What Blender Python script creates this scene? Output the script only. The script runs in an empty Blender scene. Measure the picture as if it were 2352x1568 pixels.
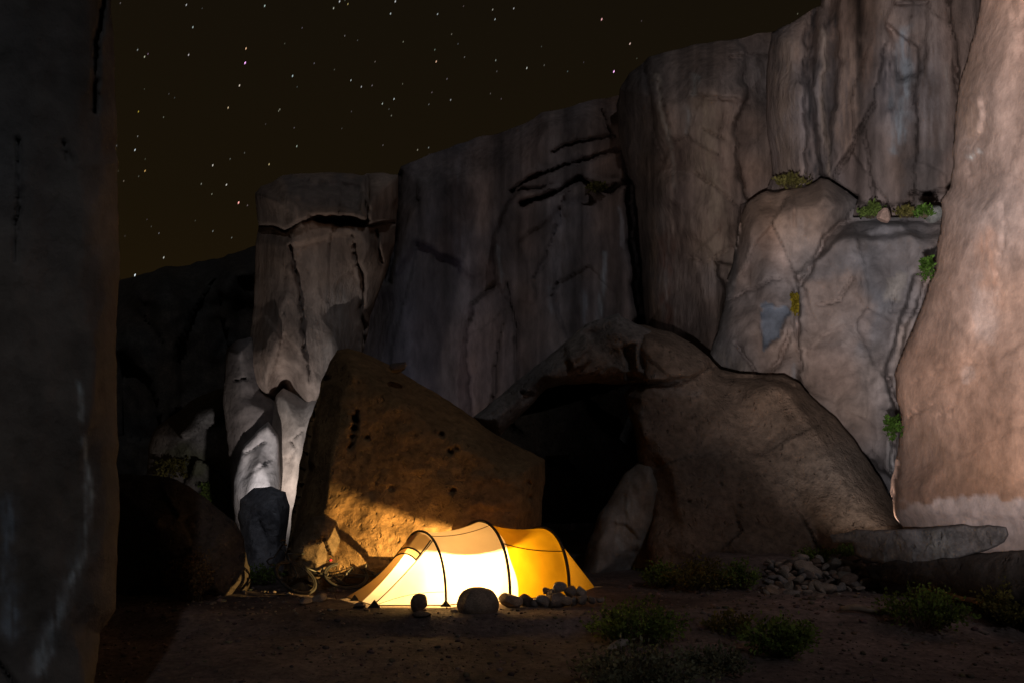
import bpy, bmesh, math, random
import numpy as np
from mathutils import Vector, Matrix

# ------------------------------------------------------------------ camera
F, CX, HZ, EYE = 1829.0, 1176.0, 1118.0, 1.6      # focal, centre, horizon (in 2352 x 1568 units), eye height
sc = bpy.context.scene
C = bpy.data.collections.new('scene'); sc.collection.children.link(C)
cd = bpy.data.cameras.new('camera'); cam = bpy.data.objects.new('camera', cd); C.objects.link(cam)
cam.location = (0, 0, EYE); cam.rotation_euler = (math.radians(90), 0, 0)
cd.sensor_width = 36; cd.lens = F / 2352 * 36; cd.shift_y = (HZ - 784) / 2352
cd.clip_start = 0.05; cd.clip_end = 3000
sc.camera = cam
# ------------------------------------------------------------------ night sky
w = bpy.data.worlds.new('World'); sc.world = w; w.use_nodes = True
nt = w.node_tree; nt.nodes.clear()
N = nt.nodes.new; L = nt.links.new
out = N('ShaderNodeOutputWorld'); bg = N('ShaderNodeBackground')
tc = N('ShaderNodeTexCoord'); sep = N('ShaderNodeSeparateXYZ'); rp = N('ShaderNodeValToRGB')
L(tc.outputs['Generated'], sep.inputs[0]); L(sep.outputs['Z'], rp.inputs[0])
rp.color_ramp.elements[0].position = 0.0; rp.color_ramp.elements[0].color = (0.0160, 0.0088, 0.0020, 1)
rp.color_ramp.elements[1].position = 0.75; rp.color_ramp.elements[1].color = (0.0056, 0.0044, 0.0030, 1)
e = rp.color_ramp.elements.new(0.32); e.color = (0.0096, 0.0062, 0.0024, 1)
L(rp.outputs[0], bg.inputs[0]); bg.inputs[1].default_value = 0.95; L(bg.outputs[0], out.inputs[0])
# ------------------------------------------------------------------ added distant fill light (dim, in place of an unseen moon)
FILL_EL, FILL_AZ = 34.0, 15.5      # elevation; degrees to the right of straight behind the camera
sd = bpy.data.lights.new('night_fill', 'SUN'); sd.energy = 0.14; sd.angle = math.radians(1.2); sd.color = (0.96, 0.95, 1.0)
so = bpy.data.objects.new('night_fill', sd); C.objects.link(so)
el, az = math.radians(FILL_EL), math.radians(FILL_AZ)
mdir = Vector((-math.sin(az) * math.cos(el), math.cos(az) * math.cos(el), -math.sin(el)))
so.rotation_euler = mdir.to_track_quat('-Z', 'Y').to_euler(); so.location = (5, -10, 15)
# ------------------------------------------------------------------ colour management
vs = sc.view_settings; vs.view_transform = 'Standard'; vs.look = 'None'; vs.exposure = 0; vs.gamma = 1
vs.use_curve_mapping = False
sc.render.engine = 'CYCLES'
sc.cycles.use_denoising = True
sc.cycles.max_bounces = 8; sc.cycles.diffuse_bounces = 5; sc.cycles.transmission_bounces = 8
sc.cycles.sample_clamp_indirect = 4.0
sc.cycles.caustics_reflective = False; sc.cycles.caustics_refractive = False

def P3(u, v, Y):
    return Vector(((u - CX) / F * Y, Y, EYE + (HZ - v) / F * Y))

# hand torches standing in the canyon (their beams are what the photograph shows on the rock)
def torch(name, loc, aim, power, cone, blend, col, rad=0.04):
    d = bpy.data.lights.new(name, 'SPOT'); d.energy = power; d.spot_size = math.radians(cone); d.spot_blend = blend
    d.color = col; d.shadow_soft_size = rad
    o = bpy.data.objects.new(name, d); C.objects.link(o); o.location = loc
    o.rotation_euler = (Vector(aim) - Vector(loc)).to_track_quat('-Z', 'Y').to_euler()
    return o
torch('torch_beam_right', (-0.12, 0.1, 1.2), P3(2430, 300, 14), 9200, 55, 1.0, (1.0, 0.90, 0.88), 0.05)
torch('torch_beam_slab', P3(2035, 1226, 12.75), P3(1985, 1090, 14.0), 42, 110, 1.0, (1.0, 0.80, 0.66), 0.05)
torch('torch_beam_tower', P3(590, 1190, 17.3), P3(650, 800, 20.6), 300, 150, 1.0, (1.0, 0.88, 0.82), 0.04)
torch('torch_beam_back', P3(900, 930, 23.0), P3(1010, 790, 29.5), 55, 88, 1.0, (0.78, 0.74, 1.0), 0.05)

# ------------------------------------------------------------------ helpers
rng = np.random.default_rng(7); random.seed(7)
def _hash(ix, iy, iz, s):
    h = (ix.astype(np.int64) * 374761393 + iy.astype(np.int64) * 668265263 + iz.astype(np.int64) * 2147483647 + s * 1274126177) & 0xffffffff
    h = ((h ^ (h >> 13)) * 1274126177) & 0xffffffff
    h = ((h ^ (h >> 16)) * 2246822519) & 0xffffffff
    return ((h ^ (h >> 15)) & 0xffff) / 32767.5 - 1.0
def noise(p, s=0):
    i = np.floor(p); f = p - i; i = i.astype(np.int64); g = f * f * f * (f * (f * 6 - 15) + 10)
    r = 0
    for dx in (0, 1):
        wx = g[:, 0] if dx else 1 - g[:, 0]
        for dy in (0, 1):
            wy = g[:, 1] if dy else 1 - g[:, 1]
            for dz in (0, 1):
                wz = g[:, 2] if dz else 1 - g[:, 2]
                r = r + wx * wy * wz * _hash(i[:, 0] + dx, i[:, 1] + dy, i[:, 2] + dz, s)
    return r
def fbm(p, octs=4, s=0, gain=0.5):
    a, r = 1.0, 0.0
    for k in range(octs):
        r = r + a * noise(p * (2.03 ** k) + 17.3 * k, s + k); a *= gain
    return r
def sstep(a, b, x):
    t = np.clip((x - a) / (b - a), 0, 1); return t * t * (3 - 2 * t)
def seg_dist(q, poly, closed=True):
    """distance from points q (n,2) to a polyline, nearest point"""
    A = np.asarray(poly, float); B = np.roll(A, -1, 0)
    if not closed: A, B = A[:-1], B[:-1]
    D = B - A; LL = (D * D).sum(1) + 1e-9
    best = np.full(len(q), 1e9); near = np.zeros((len(q), 2))
    for c in range(0, len(q), 6000):
        qq = q[c:c + 6000]
        t = np.clip(((qq[:, None, :] - A[None]) * D[None]).sum(2) / LL, 0, 1)
        pr = A[None] + t[..., None] * D[None]
        d2 = ((qq[:, None, :] - pr) ** 2).sum(2); k = d2.argmin(1); ar = np.arange(len(qq))
        best[c:c + 6000] = np.sqrt(d2[ar, k]); near[c:c + 6000] = pr[ar, k]
    return best, near
def inside(q, poly):
    A = np.asarray(poly, float); B = np.roll(A, -1, 0); r = np.zeros(len(q), bool)
    for (x0, y0), (x1, y1) in zip(A, B):
        if y0 == y1: continue
        c = ((y0 > q[:, 1]) != (y1 > q[:, 1])) & (q[:, 0] < (x1 - x0) * (q[:, 1] - y0) / (y1 - y0) + x0)
        r ^= c
    return r
def roughen(poly, step=9, amp=3.0, seed=0):
    o = []
    n = len(poly)
    for i in range(n):
        a = np.array(poly[i], float); b = np.array(poly[(i + 1) % n], float)
        m = max(1, int(np.linalg.norm(b - a) / step))
        for k in range(m): o.append(a + (b - a) * k / m)
    o = np.array(o)
    q = np.c_[o / 38.0, np.full(len(o), seed * 3.7)]
    return o + amp * np.c_[fbm(q, 3, seed), fbm(q + 50, 3, seed + 9)]

def link(name, me, mat, parent=None):
    o = bpy.data.objects.new(name, me); C.objects.link(o)
    if mat is not None and not me.materials: me.materials.append(mat)
    if parent is not None: o.parent = parent
    return o
def mesh_from(name, verts, faces, smooth=True):
    me = bpy.data.meshes.new(name); me.from_pydata([tuple(map(float, v)) for v in verts], [], faces)
    if smooth: me.polygons.foreach_set('use_smooth', [True] * len(me.polygons))
    me.update(); return me
def tag(o, label=None, cat=None, group=None, kind=None):
    if label: o['label'] = label
    if cat: o['category'] = cat
    if group: o['group'] = group
    if kind: o['kind'] = kind
    return o
def empty(name, loc, rz=0, parent=None):
    o = bpy.data.objects.new(name, None); C.objects.link(o); o.location = loc; o.rotation_euler = (0, 0, rz)
    o.empty_display_size = 0.1
    return o

# ------------------------------------------------------------------ materials
def nodes(name):
    m = bpy.data.materials.new(name); m.use_nodes = True; t = m.node_tree; t.nodes.clear()
    return m, t, t.nodes.new, t.links.new
def rock_mat(name, grain=(1, 1, 1), fine=7.0, bump=0.5, dist=0.05, vary=0.35, pits=0.0, pit_scale=5.0):
    m, t, N, L = nodes(name)
    o = N('ShaderNodeOutputMaterial'); b = N('ShaderNodeBsdfPrincipled'); L(b.outputs[0], o.inputs[0])
    b.inputs['Roughness'].default_value = 0.93
    b.inputs['Specular IOR Level'].default_value = 0.2
    at = N('ShaderNodeAttribute'); at.attribute_name = 'col'
    tc = N('ShaderNodeTexCoord'); mp = N('ShaderNodeMapping'); mp.inputs['Scale'].default_value = grain
    L(tc.outputs['Object'], mp.inputs[0])
    n1 = N('ShaderNodeTexNoise'); n1.inputs['Scale'].default_value = fine; n1.inputs['Detail'].default_value = 9
    n1.inputs['Roughness'].default_value = 0.66; L(mp.outputs[0], n1.inputs[0])
    n2 = N('ShaderNodeTexNoise'); n2.inputs['Scale'].default_value = fine * 0.22; n2.inputs['Detail'].default_value = 6
    L(mp.outputs[0], n2.inputs[0])
    mr = N('ShaderNodeMapRange'); mr.inputs[1].default_value = 0.3; mr.inputs[2].default_value = 0.7
    mr.inputs[3].default_value = 1 - vary; mr.inputs[4].default_value = 1 + vary; L(n1.outputs[0], mr.inputs[0])
    mr2 = N('ShaderNodeMapRange'); mr2.inputs[1].default_value = 0.3; mr2.inputs[2].default_value = 0.7
    mr2.inputs[3].default_value = 1 - vary * 0.6; mr2.inputs[4].default_value = 1 + vary * 0.6; L(n2.outputs[0], mr2.inputs[0])
    mu = N('ShaderNodeMath'); mu.operation = 'MULTIPLY'; L(mr.outputs[0], mu.inputs[0]); L(mr2.outputs[0], mu.inputs[1])
    vm = N('ShaderNodeVectorMath'); vm.operation = 'SCALE'; L(at.outputs['Color'], vm.inputs[0]); L(mu.outputs[0], vm.inputs['Scale'])
    L(vm.outputs[0], b.inputs['Base Color'])
    h = n1.outputs[0]
    if pits:
        vo = N('ShaderNodeTexVoronoi'); vo.inputs['Scale'].default_value = pit_scale
        wn = N('ShaderNodeTexNoise'); wn.inputs['Scale'].default_value = pit_scale * .8; wn.inputs['Detail'].default_value = 3; L(tc.outputs['Object'], wn.inputs[0])
        ws = N('ShaderNodeVectorMath'); ws.operation = 'MULTIPLY_ADD'; L(wn.outputs['Color'], ws.inputs[0]); ws.inputs[1].default_value = (.22, .22, .22)
        wm = N('ShaderNodeMapping'); wm.inputs['Scale'].default_value = (1.3, 1.0, .65); wm.inputs['Rotation'].default_value = (0, .5, 0); L(tc.outputs['Object'], wm.inputs[0])
        L(wm.outputs[0], ws.inputs[2]); L(ws.outputs[0], vo.inputs[0])
        vo.inputs['Randomness'].default_value = 1.0
        pr = N('ShaderNodeMapRange'); pr.inputs[1].default_value = 0.0; pr.inputs[2].default_value = 0.34
        pr.inputs[3].default_value = -pits; pr.inputs[4].default_value = 0.0; L(vo.outputs['Distance'], pr.inputs[0])
        ms = N('ShaderNodeTexNoise'); ms.inputs['Scale'].default_value = pit_scale * 0.5; L(tc.outputs['Object'], ms.inputs[0])
        mm = N('ShaderNodeMapRange'); mm.inputs[1].default_value = 0.45; mm.inputs[2].default_value = 0.6; L(ms.outputs[0], mm.inputs[0])
        pm = N('ShaderNodeMath'); pm.operation = 'MULTIPLY'; L(pr.outputs[0], pm.inputs[0]); L(mm.outputs[0], pm.inputs[1])
        ad = N('ShaderNodeMath'); ad.operation = 'ADD'; L(h, ad.inputs[0]); L(pm.outputs[0], ad.inputs[1]); h = ad.outputs[0]
    bp = N('ShaderNodeBump'); bp.inputs['Strength'].default_value = bump; bp.inputs['Distance'].default_value = dist
    L(h, bp.inputs['Height']); L(bp.outputs[0], b.inputs['Normal'])
    return m
def plain_mat(name, col, rough=0.7, metal=0.0, vary=0.15, scale=20.0, emit=None, estr=0.0):
    m, t, N, L = nodes(name)
    o = N('ShaderNodeOutputMaterial'); b = N('ShaderNodeBsdfPrincipled'); L(b.outputs[0], o.inputs[0])
    b.inputs['Roughness'].default_value = rough; b.inputs['Metallic'].default_value = metal
    n = N('ShaderNodeTexNoise'); n.inputs['Scale'].default_value = scale; n.inputs['Detail'].default_value = 5
    tc = N('ShaderNodeTexCoord'); L(tc.outputs['Object'], n.inputs[0])
    mr = N('ShaderNodeMapRange'); mr.inputs[1].default_value = .3; mr.inputs[2].default_value = .7
    mr.inputs[3].default_value = 1 - vary; mr.inputs[4].default_value = 1 + vary; L(n.outputs[0], mr.inputs[0])
    vm = N('ShaderNodeVectorMath'); vm.operation = 'SCALE'; vm.inputs[0].default_value = col[:3]; L(mr.outputs[0], vm.inputs['Scale'])
    L(vm.outputs[0], b.inputs['Base Color'])
    if emit:
        b.inputs['Emission Color'].default_value = (*emit, 1); b.inputs['Emission Strength'].default_value = estr
    return m
def fabric_mat(name, refl, trans, vary=0.06):
    m, t, N, L = nodes(name)
    o = N('ShaderNodeOutputMaterial'); d = N('ShaderNodeBsdfDiffuse'); tr = N('ShaderNodeBsdfTranslucent'); a = N('ShaderNodeAddShader')
    tc = N('ShaderNodeTexCoord'); n = N('ShaderNodeTexNoise'); n.inputs['Scale'].default_value = 3.0; n.inputs['Detail'].default_value = 3
    L(tc.outputs['Object'], n.inputs[0])
    mr = N('ShaderNodeMapRange'); mr.inputs[1].default_value = .3; mr.inputs[2].default_value = .7
    mr.inputs[3].default_value = 1 - vary; mr.inputs[4].default_value = 1 + vary; L(n.outputs[0], mr.inputs[0])
    for col, sh in ((refl, d), (trans, tr)):
        vm = N('ShaderNodeVectorMath'); vm.operation = 'SCALE'; vm.inputs[0].default_value = col; L(mr.outputs[0], vm.inputs['Scale'])
        L(vm.outputs[0], sh.inputs['Color'])
    L(d.outputs[0], a.inputs[0]); L(tr.outputs[0], a.inputs[1]); L(a.outputs[0], o.inputs[0])
    w1 = N('ShaderNodeTexNoise'); w1.inputs['Scale'].default_value = 2.2; w1.inputs['Detail'].default_value = 2; L(tc.outputs['Object'], w1.inputs[0])
    bp = N('ShaderNodeBump'); bp.inputs['Strength'].default_value = .25; bp.inputs['Distance'].default_value = .05
    L(w1.outputs[0], bp.inputs['Height']); L(bp.outputs[0], d.inputs['Normal']); L(bp.outputs[0], tr.inputs['Normal'])
    return m
M_CLIFF = rock_mat('cliff_rock', (1, 1, 0.35), 4.0, 0.8, 0.14, 0.30)
M_FACE = rock_mat('smooth_face_rock', (1, 1, 0.8), 4.2, 0.65, 0.08, 0.26)
M_BOULDER = rock_mat('pitted_boulder_rock', (1, 1, 1), 8.0, 1.0, 0.07, 0.38, pits=0.7, pit_scale=9.0)
M_STONE = rock_mat('loose_stone_rock', (1, 1, 1), 11.0, 0.6, 0.02, 0.35)
M_WALL = rock_mat('flaking_wall_rock', (1, 1, 0.9), 6.0, 0.42, 0.05, 0.30)
M_GROUND = rock_mat('gravel_ground', (1, 1, 1), 14.0, 0.9, 0.03, 0.45)

# ------------------------------------------------------------------ carved rock bodies
SURF = {}
def rock(name, poly, Y0, col, mat, step=6, su=0, sv=0, bulge=0.5, R=0.6, thick=3.0, rough=3.0, seed=1,
         big=(0.25, 0.25, 0.6), fine=(0.05, 1.6, 1.0), facets=None, regions=(), cracks=(), stains_shade=(), pits=(),
         streak=0.0, mottle=0.25, yfun=None, shrink=.94, kind=None, label=None, cat=None, group=None, stretch_top=None):
    """A closed rock body. poly: outline; big = (amp m, freq 1/m, vertical freq factor)."""
    ol = roughen(poly, 9, rough, seed)
    lo = ol.min(0) - step; hi = ol.max(0) + step
    gu = np.arange(lo[0], hi[0] + step, step); gv = np.arange(lo[1], hi[1] + step, step)
    nu, nv = len(gu), len(gv)
    q = np.stack(np.meshgrid(gu, gv), -1).reshape(-1, 2)
    ins = inside(q, ol); I = ins.reshape(nv, nu)
    cell = I[:-1, :-1] | I[1:, :-1] | I[:-1, 1:] | I[1:, 1:]
    used = np.zeros((nv, nu), bool)
    for a, b in ((0, 0), (1, 0), (0, 1), (1, 1)): used[a:nv - 1 + a, b:nu - 1 + b] |= cell
    used = used.ravel(); idx = -np.ones(nv * nu, int); idx[used] = np.arange(used.sum())
    q = q[used]; ins = ins[used]
    d, near = seg_dist(q, ol)
    q[~ins] = near[~ins]; d[~ins] = 0
    uc, vc = ol.mean(0)
    Yb = Y0 + su * (q[:, 0] - uc) / 1000 + sv * (q[:, 1] - vc) / 1000
    if yfun: Yb = yfun((q[:, 0] - CX) / F)
    if stretch_top:                                # carry a tall wall on above the picture
        vv = q[:, 1]; vv = np.where(vv < -60, -60 + (vv + 60) * stretch_top, vv)
    else: vv = q[:, 1]
    dm = d / F * Yb
    p3 = np.c_[(q[:, 0] - CX) / F * Y0, np.full(len(q), seed * 5.1), (HZ - vv) / F * Y0]
    xr = np.clip(dm / (R * np.clip(1 + .7 * fbm(p3 * .7 / R ** .5, 2, seed + 7), .35, 1.9)), 0, 1)
    prof = .55 * np.sqrt(np.clip(1 - (1 - xr) ** 2, 0, 1)) + .45 * np.minimum(1, xr * 1.6)
    fade = sstep(0, 0.5, dm / R)
    disp = -bulge * prof
    sz = np.array([big[1], big[1], big[1] * big[2]])
    disp += big[0] * fbm(p3 * sz, 3, seed) * fade
    if facets:                                     # broken plane faces
        n, amp, tilt, an = facets
        r2 = np.random.default_rng(seed + 40)
        sx = r2.uniform(p3[:, 0].min(), p3[:, 0].max(), n); szz = r2.uniform(p3[:, 2].min(), p3[:, 2].max(), n)
        wq = p3 + 0.35 / max(big[1], .05) * 0.12 * np.c_[fbm(p3 * big[1] * 2, 3, seed + 3), p3[:, 0] * 0, fbm(p3 * big[1] * 2 + 9, 3, seed + 5)]
        dx = wq[:, :1] - sx[None]; dz = (wq[:, 2:] - szz[None]) * an
        k = (dx * dx + dz * dz).argmin(1); ar = np.arange(len(k))
        gx = r2.normal(0, tilt, n); gz = r2.normal(0, tilt * an, n); of = r2.uniform(-1, 1, n) * amp
        disp += (of[k] + gx[k] * dx[ar, k] + gz[k] * dz[ar, k] / an) * fade
    sf = np.array([fine[1], fine[1], fine[1] * fine[2]])
    disp += fine[0] * fbm(p3 * sf, 4, seed + 20, 0.55) * (0.25 + 0.75 * fade)
    wr = np.c_[fbm(np.c_[q / 30, q[:, 0] * 0], 3, seed + 31), fbm(np.c_[q / 30, q[:, 0] * 0 + 8], 3, seed + 32)]
    for pg, off, soft in regions:                  # proud (off < 0) or sunk faces
        qq = q + wr * min(6, soft * 1.2 + 1.5)
        dd, _ = seg_dist(qq, pg); s_ = np.where(inside(qq, pg), dd, -dd)
        disp += off * sstep(-soft, soft, s_)
    for pl, wd, dep in cracks:
        qq = q + wr * 4.0
        dd, _ = seg_dist(qq, pl, False)
        disp += dep * np.exp(-(dd / wd) ** 2)
    for (pu, pv, pr, dep) in pits:
        rr = np.hypot(q[:, 0] + wr[:, 0] * pr * .5 - pu, q[:, 1] + wr[:, 1] * pr * .5 - pv) / pr
        disp += dep * np.exp(-rr ** 4)
    disp = np.where(dm <= 0, 0, np.minimum(disp, .6 * thick * xr + .0))
    # colour of the stone itself, with some shade painted in
    cc = np.tile(np.array(col, float), (len(q), 1))
    if streak:
        s1 = fbm(p3 * np.array([1.1, 1, 0.05]), 4, seed + 60, .7); s2 = fbm(p3 * np.array([.5, 1, 0.07]) + 30, 3, seed + 61)
        cc *= (1 + streak * s1)[:, None] * (1 + streak * .5 * np.c_[s2 * .6, s2 * .1, -s2 * .3])
    cc *= (1 + mottle * fbm(p3 * 0.9, 4, seed + 70))[:, None]
    hue = fbm(p3 * 0.45 + 11, 3, seed + 80) * mottle * 0.7
    cc *= 1 + np.c_[hue * .6, hue * 0.05, -hue * .5]
    for sh, pts, width, scol, st in stains_shade:        # mineral staining and painted shade: 'l' along a line, 'p' inside a patch
        qq = q + wr * np.array([min(10, width * .8), 14])
        if sh == 'l':
            dd, _ = seg_dist(qq, pts, False); a = np.exp(-(dd / width) ** 2)
        else:
            dd, _ = seg_dist(qq, pts); a = sstep(-width, width, np.where(inside(qq, pts), dd, -dd))
        if sh == 'l': a = a * np.clip(0.75 + 0.6 * fbm(np.c_[q[:, 0] / 5, q[:, 1] / 40, q[:, 0] * 0], 3, seed + 90), 0, 1)
        a = (a * st)[:, None]; cc = cc * (1 - a) + np.array(scol) * a
    cc = np.clip(cc, 0.012, 0.85)
    Yf = Yb + disp
    vf = np.c_[(q[:, 0] - CX) / F * Yf, Yf, EYE + (HZ - vv) / F * Yf]
    iv, iu = np.nonzero(cell)
    f00 = idx[iv * nu + iu]; f01 = idx[iv * nu + iu + 1]; f10 = idx[(iv + 1) * nu + iu]; f11 = idx[(iv + 1) * nu + iu + 1]
    front = np.c_[f00, f10, f11, f01]
    # back side: boundary shared, coarser shape by the same grid
    edge = dm <= 0
    bidx = np.arange(len(q)); nb = (~edge).sum(); bidx = np.where(edge, bidx, 0); bidx[~edge] = len(q) + np.arange(nb)
    tb = thick * np.sqrt(np.clip(1 - (1 - np.clip(dm / max(R, .3), 0, 1)) ** 2, 0, 1)) * (0.85 + .15 * fbm(p3 * .3, 2, seed + 99))
    Yk = (Yb + tb)[~edge]; qb = q[~edge]; vvb = vv[~edge]
    qs = np.c_[uc + (qb[:, 0] - uc) * shrink, vc + (vvb - vc) * (1 + shrink) / 2]     # the far side, drawn in a little
    vb = np.c_[(qs[:, 0] - CX) / F * Yk, Yk, EYE + (HZ - qs[:, 1]) / F * Yk]
    V = np.r_[vf, vb]; cc = np.r_[cc, cc[~edge]]
    back = np.c_[bidx[f00], bidx[f01], bidx[f11], bidx[f10]]
    me = bpy.data.meshes.new(name)
    nf = len(front) * 2
    me.vertices.add(len(V)); me.vertices.foreach_set('co', V.astype(np.float32).ravel())
    me.loops.add(nf * 4); me.polygons.add(nf)
    me.loops.foreach_set('vertex_index', np.r_[front, back].astype(np.int32).ravel())
    me.polygons.foreach_set('loop_start', np.arange(nf, dtype=np.int32) * 4)
    me.polygons.foreach_set('use_smooth', np.ones(nf, bool))
    me.update(calc_edges=True); me.validate()
    at = me.color_attributes.new('col', 'FLOAT_COLOR', 'POINT')
    at.data.foreach_set('color', np.c_[cc, np.ones(len(cc))].astype(np.float32).ravel())
    o = link(name, me, mat)
    tag(o, label, cat, group, kind)
    SURF[name] = (q, Yf)
    return o
def on(name, u, v):
    q, Yf = SURF[name]; k = ((q[:, 0] - u) ** 2 + (q[:, 1] - v) ** 2).argmin(); return Yf[k]

# palette (stone albedo)
TAN = (.30, .215, .17); GREY = (.22, .20, .195); PINK = (.40, .265, .205); BROWN = (.20, .13, .065)
WHITE = (.52, .51, .50); DARKSTREAK = (.085, .08, .085); BLUE = (.30, .36, .42); PALE = (.42, .35, .30)

# ---- ground
def ground_z(x, y):
    z = 0.05 * fbm(np.c_[x * .35, y * .35, x * 0], 3, 300) + 0.018 * fbm(np.c_[x * 2.2, y * 2.2, x * 0], 3, 310)
    z = z - 0.20 * sstep(10.35, 9.3, y) - 0.10 * sstep(9.3, 6.0, y)      # low terrace, its drop shaped to keep tent glow off the foreground
    rise = sstep(12.0, 13.2, y) * sstep(2.2, 3.6, x)
    z = z + 0.42 * rise + 0.25 * sstep(8, 16, np.abs(x)) * sstep(3, 9, y)
    tent = sstep(2.9, 2.2, np.hypot((x + .4) * .8, (y - 11.6) * 1.4))
    z = z * (1 - tent) + 0.0 * tent
    z = z + 0.05 * fbm(np.c_[x * .06, y * .06, x * 0], 2, 320) * sstep(14, 40, y)
    return z
def gz(x, y): return float(ground_z(np.array([x]), np.array([y]))[0])
def build_ground():
    xs = np.r_[-900, -400, -200, -100, -60, -40, -30, -20, np.arange(-14, 14, .085), 14, 20, 30, 40, 60, 100, 200, 400, 900]
    ys = np.r_[-900, -300, -100, -40, -15, -6, -2, 1, 3, np.arange(4.5, 14.6, .07), np.arange(14.6, 30, .6), 35, 45, 60, 90, 150, 300, 900]
    X, Yy = np.meshgrid(xs, ys); x = X.ravel(); y = Yy.ravel(); z = ground_z(x, y)
    far = np.hypot(x, y) > 120; z[far] = -0.3
    n = len(xs); i = np.arange((len(ys) - 1) * (n - 1)); r = i // (n - 1); c = i % (n - 1); a = r * n + c
    fc = np.c_[a, a + 1, a + n + 1, a + n]
    me = bpy.data.meshes.new('ground'); V = np.c_[x, y, z]
    me.vertices.add(len(V)); me.vertices.foreach_set('co', V.astype(np.float32).ravel())
    me.loops.add(len(fc) * 4); me.polygons.add(len(fc)); me.loops.foreach_set('vertex_index', fc.astype(np.int32).ravel())
    me.polygons.foreach_set('loop_start', np.arange(len(fc), dtype=np.int32) * 4); me.polygons.foreach_set('use_smooth', np.ones(len(fc), bool))
    me.update(calc_edges=True)
    m = fbm(np.c_[x * .5, y * .9, x * 0], 4, 330)
    cc = np.array([.125, .10, .096]) * (1 + .35 * m)[:, None]
    path = np.exp(-((y - (10.3 + .12 * (x - 3))) / 1.2) ** 2) * sstep(-.5, 1.5, x)
    cc = cc * (1 + .5 * path[:, None])
    at = me.color_attributes.new('col', 'FLOAT_COLOR', 'POINT'); at.data.foreach_set('color', np.c_[np.clip(cc, .02, .5), np.ones(len(cc))].astype(np.float32).ravel())
    tag(link('ground', me, M_GROUND), kind='structure')
build_ground()

# ---- far hill and cliffs
rock('hill', [(120, 668), (272, 640), (310, 632), (350, 624), (385, 612), (430, 606), (455, 598), (500, 592), (525, 583), (560, 576), (590, 566), (760, 545), (900, 560), (900, 1210), (120, 1210)],
     62, (.05, .045, .04), M_BOULDER, 7, bulge=6, R=8, thick=20, rough=5, seed=3, big=(2.0, .06, .5), fine=(.6, .4, .6), facets=(30, 1.2, .12, .6), kind='structure')
rock('cliff_back', [(880, 470), (905, 425), (921, 383), (950, 371), (985, 355), (1050, 332), (1100, 316), (1160, 302), (1200, 286), (1245, 262), (1300, 249), (1350, 236), (1420, 222), (1480, 235), (1600, 500), (1600, 1240), (680, 1240), (780, 900), (860, 600)],
     30, (.20, .165, .163), M_CLIFF, 5, bulge=2.0, R=2.2, thick=6, rough=4, seed=5, big=(.55, .10, .35), fine=(.10, .7, .3), facets=(26, .22, .05, .45), streak=.6,
     regions=[([(1082, 980), (1070, 800), (1086, 700), (1135, 645), (1128, 570), (1165, 470), (1185, 448), (1290, 430), (1350, 408), (1438, 418), (1452, 600), (1464, 760), (1466, 980)], -1.3, 4),
              ([(900, 640), (960, 566), (1040, 600), (1100, 640), (1060, 760), (1075, 990), (780, 990), (850, 700)], 0.35, 14),
              ([(1175, 440), (1240, 395), (1345, 365), (1425, 345), (1440, 415), (1350, 408), (1290, 430)], -.5, 4),
              ([(1300, 440), (1330, 415), (1360, 440), (1370, 465), (1290, 470)], .5, 3), ([(1190, 560), (1300, 470), (1290, 640), (1240, 700)], .18, 6)],
     cracks=[([(1175, 440), (1215, 412), (1270, 392), (1345, 368), (1420, 348)], 3.5, 1.0), ([(1200, 470), (1250, 452), (1290, 436), (1330, 414), (1352, 426), (1400, 436), (1446, 414)], 4.5, 1.6),
             ([(1270, 350), (1330, 325), (1412, 312)], 2.5, .5), ([(1380, 258), (1405, 310)], 3, .6), ([(1450, 408), (1454, 520), (1462, 620), (1474, 760)], 9, 4.5), ([(913, 405), (905, 560), (888, 640)], 7, 2.5),
             ([(1230, 640), (1270, 560), (1290, 480)], 2.2, .25), ([(1190, 900), (1185, 760), (1170, 650)], 2.5, .3)],
     stains_shade=[('l', [(1388, 570), (1386, 640), (1380, 700), (1372, 740)], 5, (.5, .55, .62), .95), ('l', [(1262, 660), (1265, 720)], 4, (.42, .45, .52), .8), ('l', [(1340, 680), (1345, 740)], 6, (.38, .42, .5), .6),
             ('l', [(1425, 480), (1430, 560)], 4, (.45, .45, .5), .6), ('l', [(1140, 560), (1150, 640)], 4, (.4, .45, .5), .5), ('p', [(860, 640), (960, 566), (1080, 640), (1075, 1000), (780, 1000)], 22, (.17, .165, .17), .5),
             ('l', [(960, 400), (955, 560)], 26, (.11, .10, .10), .5), ('l', [(1060, 350), (1050, 560)], 30, (.17, .12, .11), .5), ('l', [(1455, 700), (1462, 780)], 6, (.4, .33, .28), .5)], kind='structure')
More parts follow.
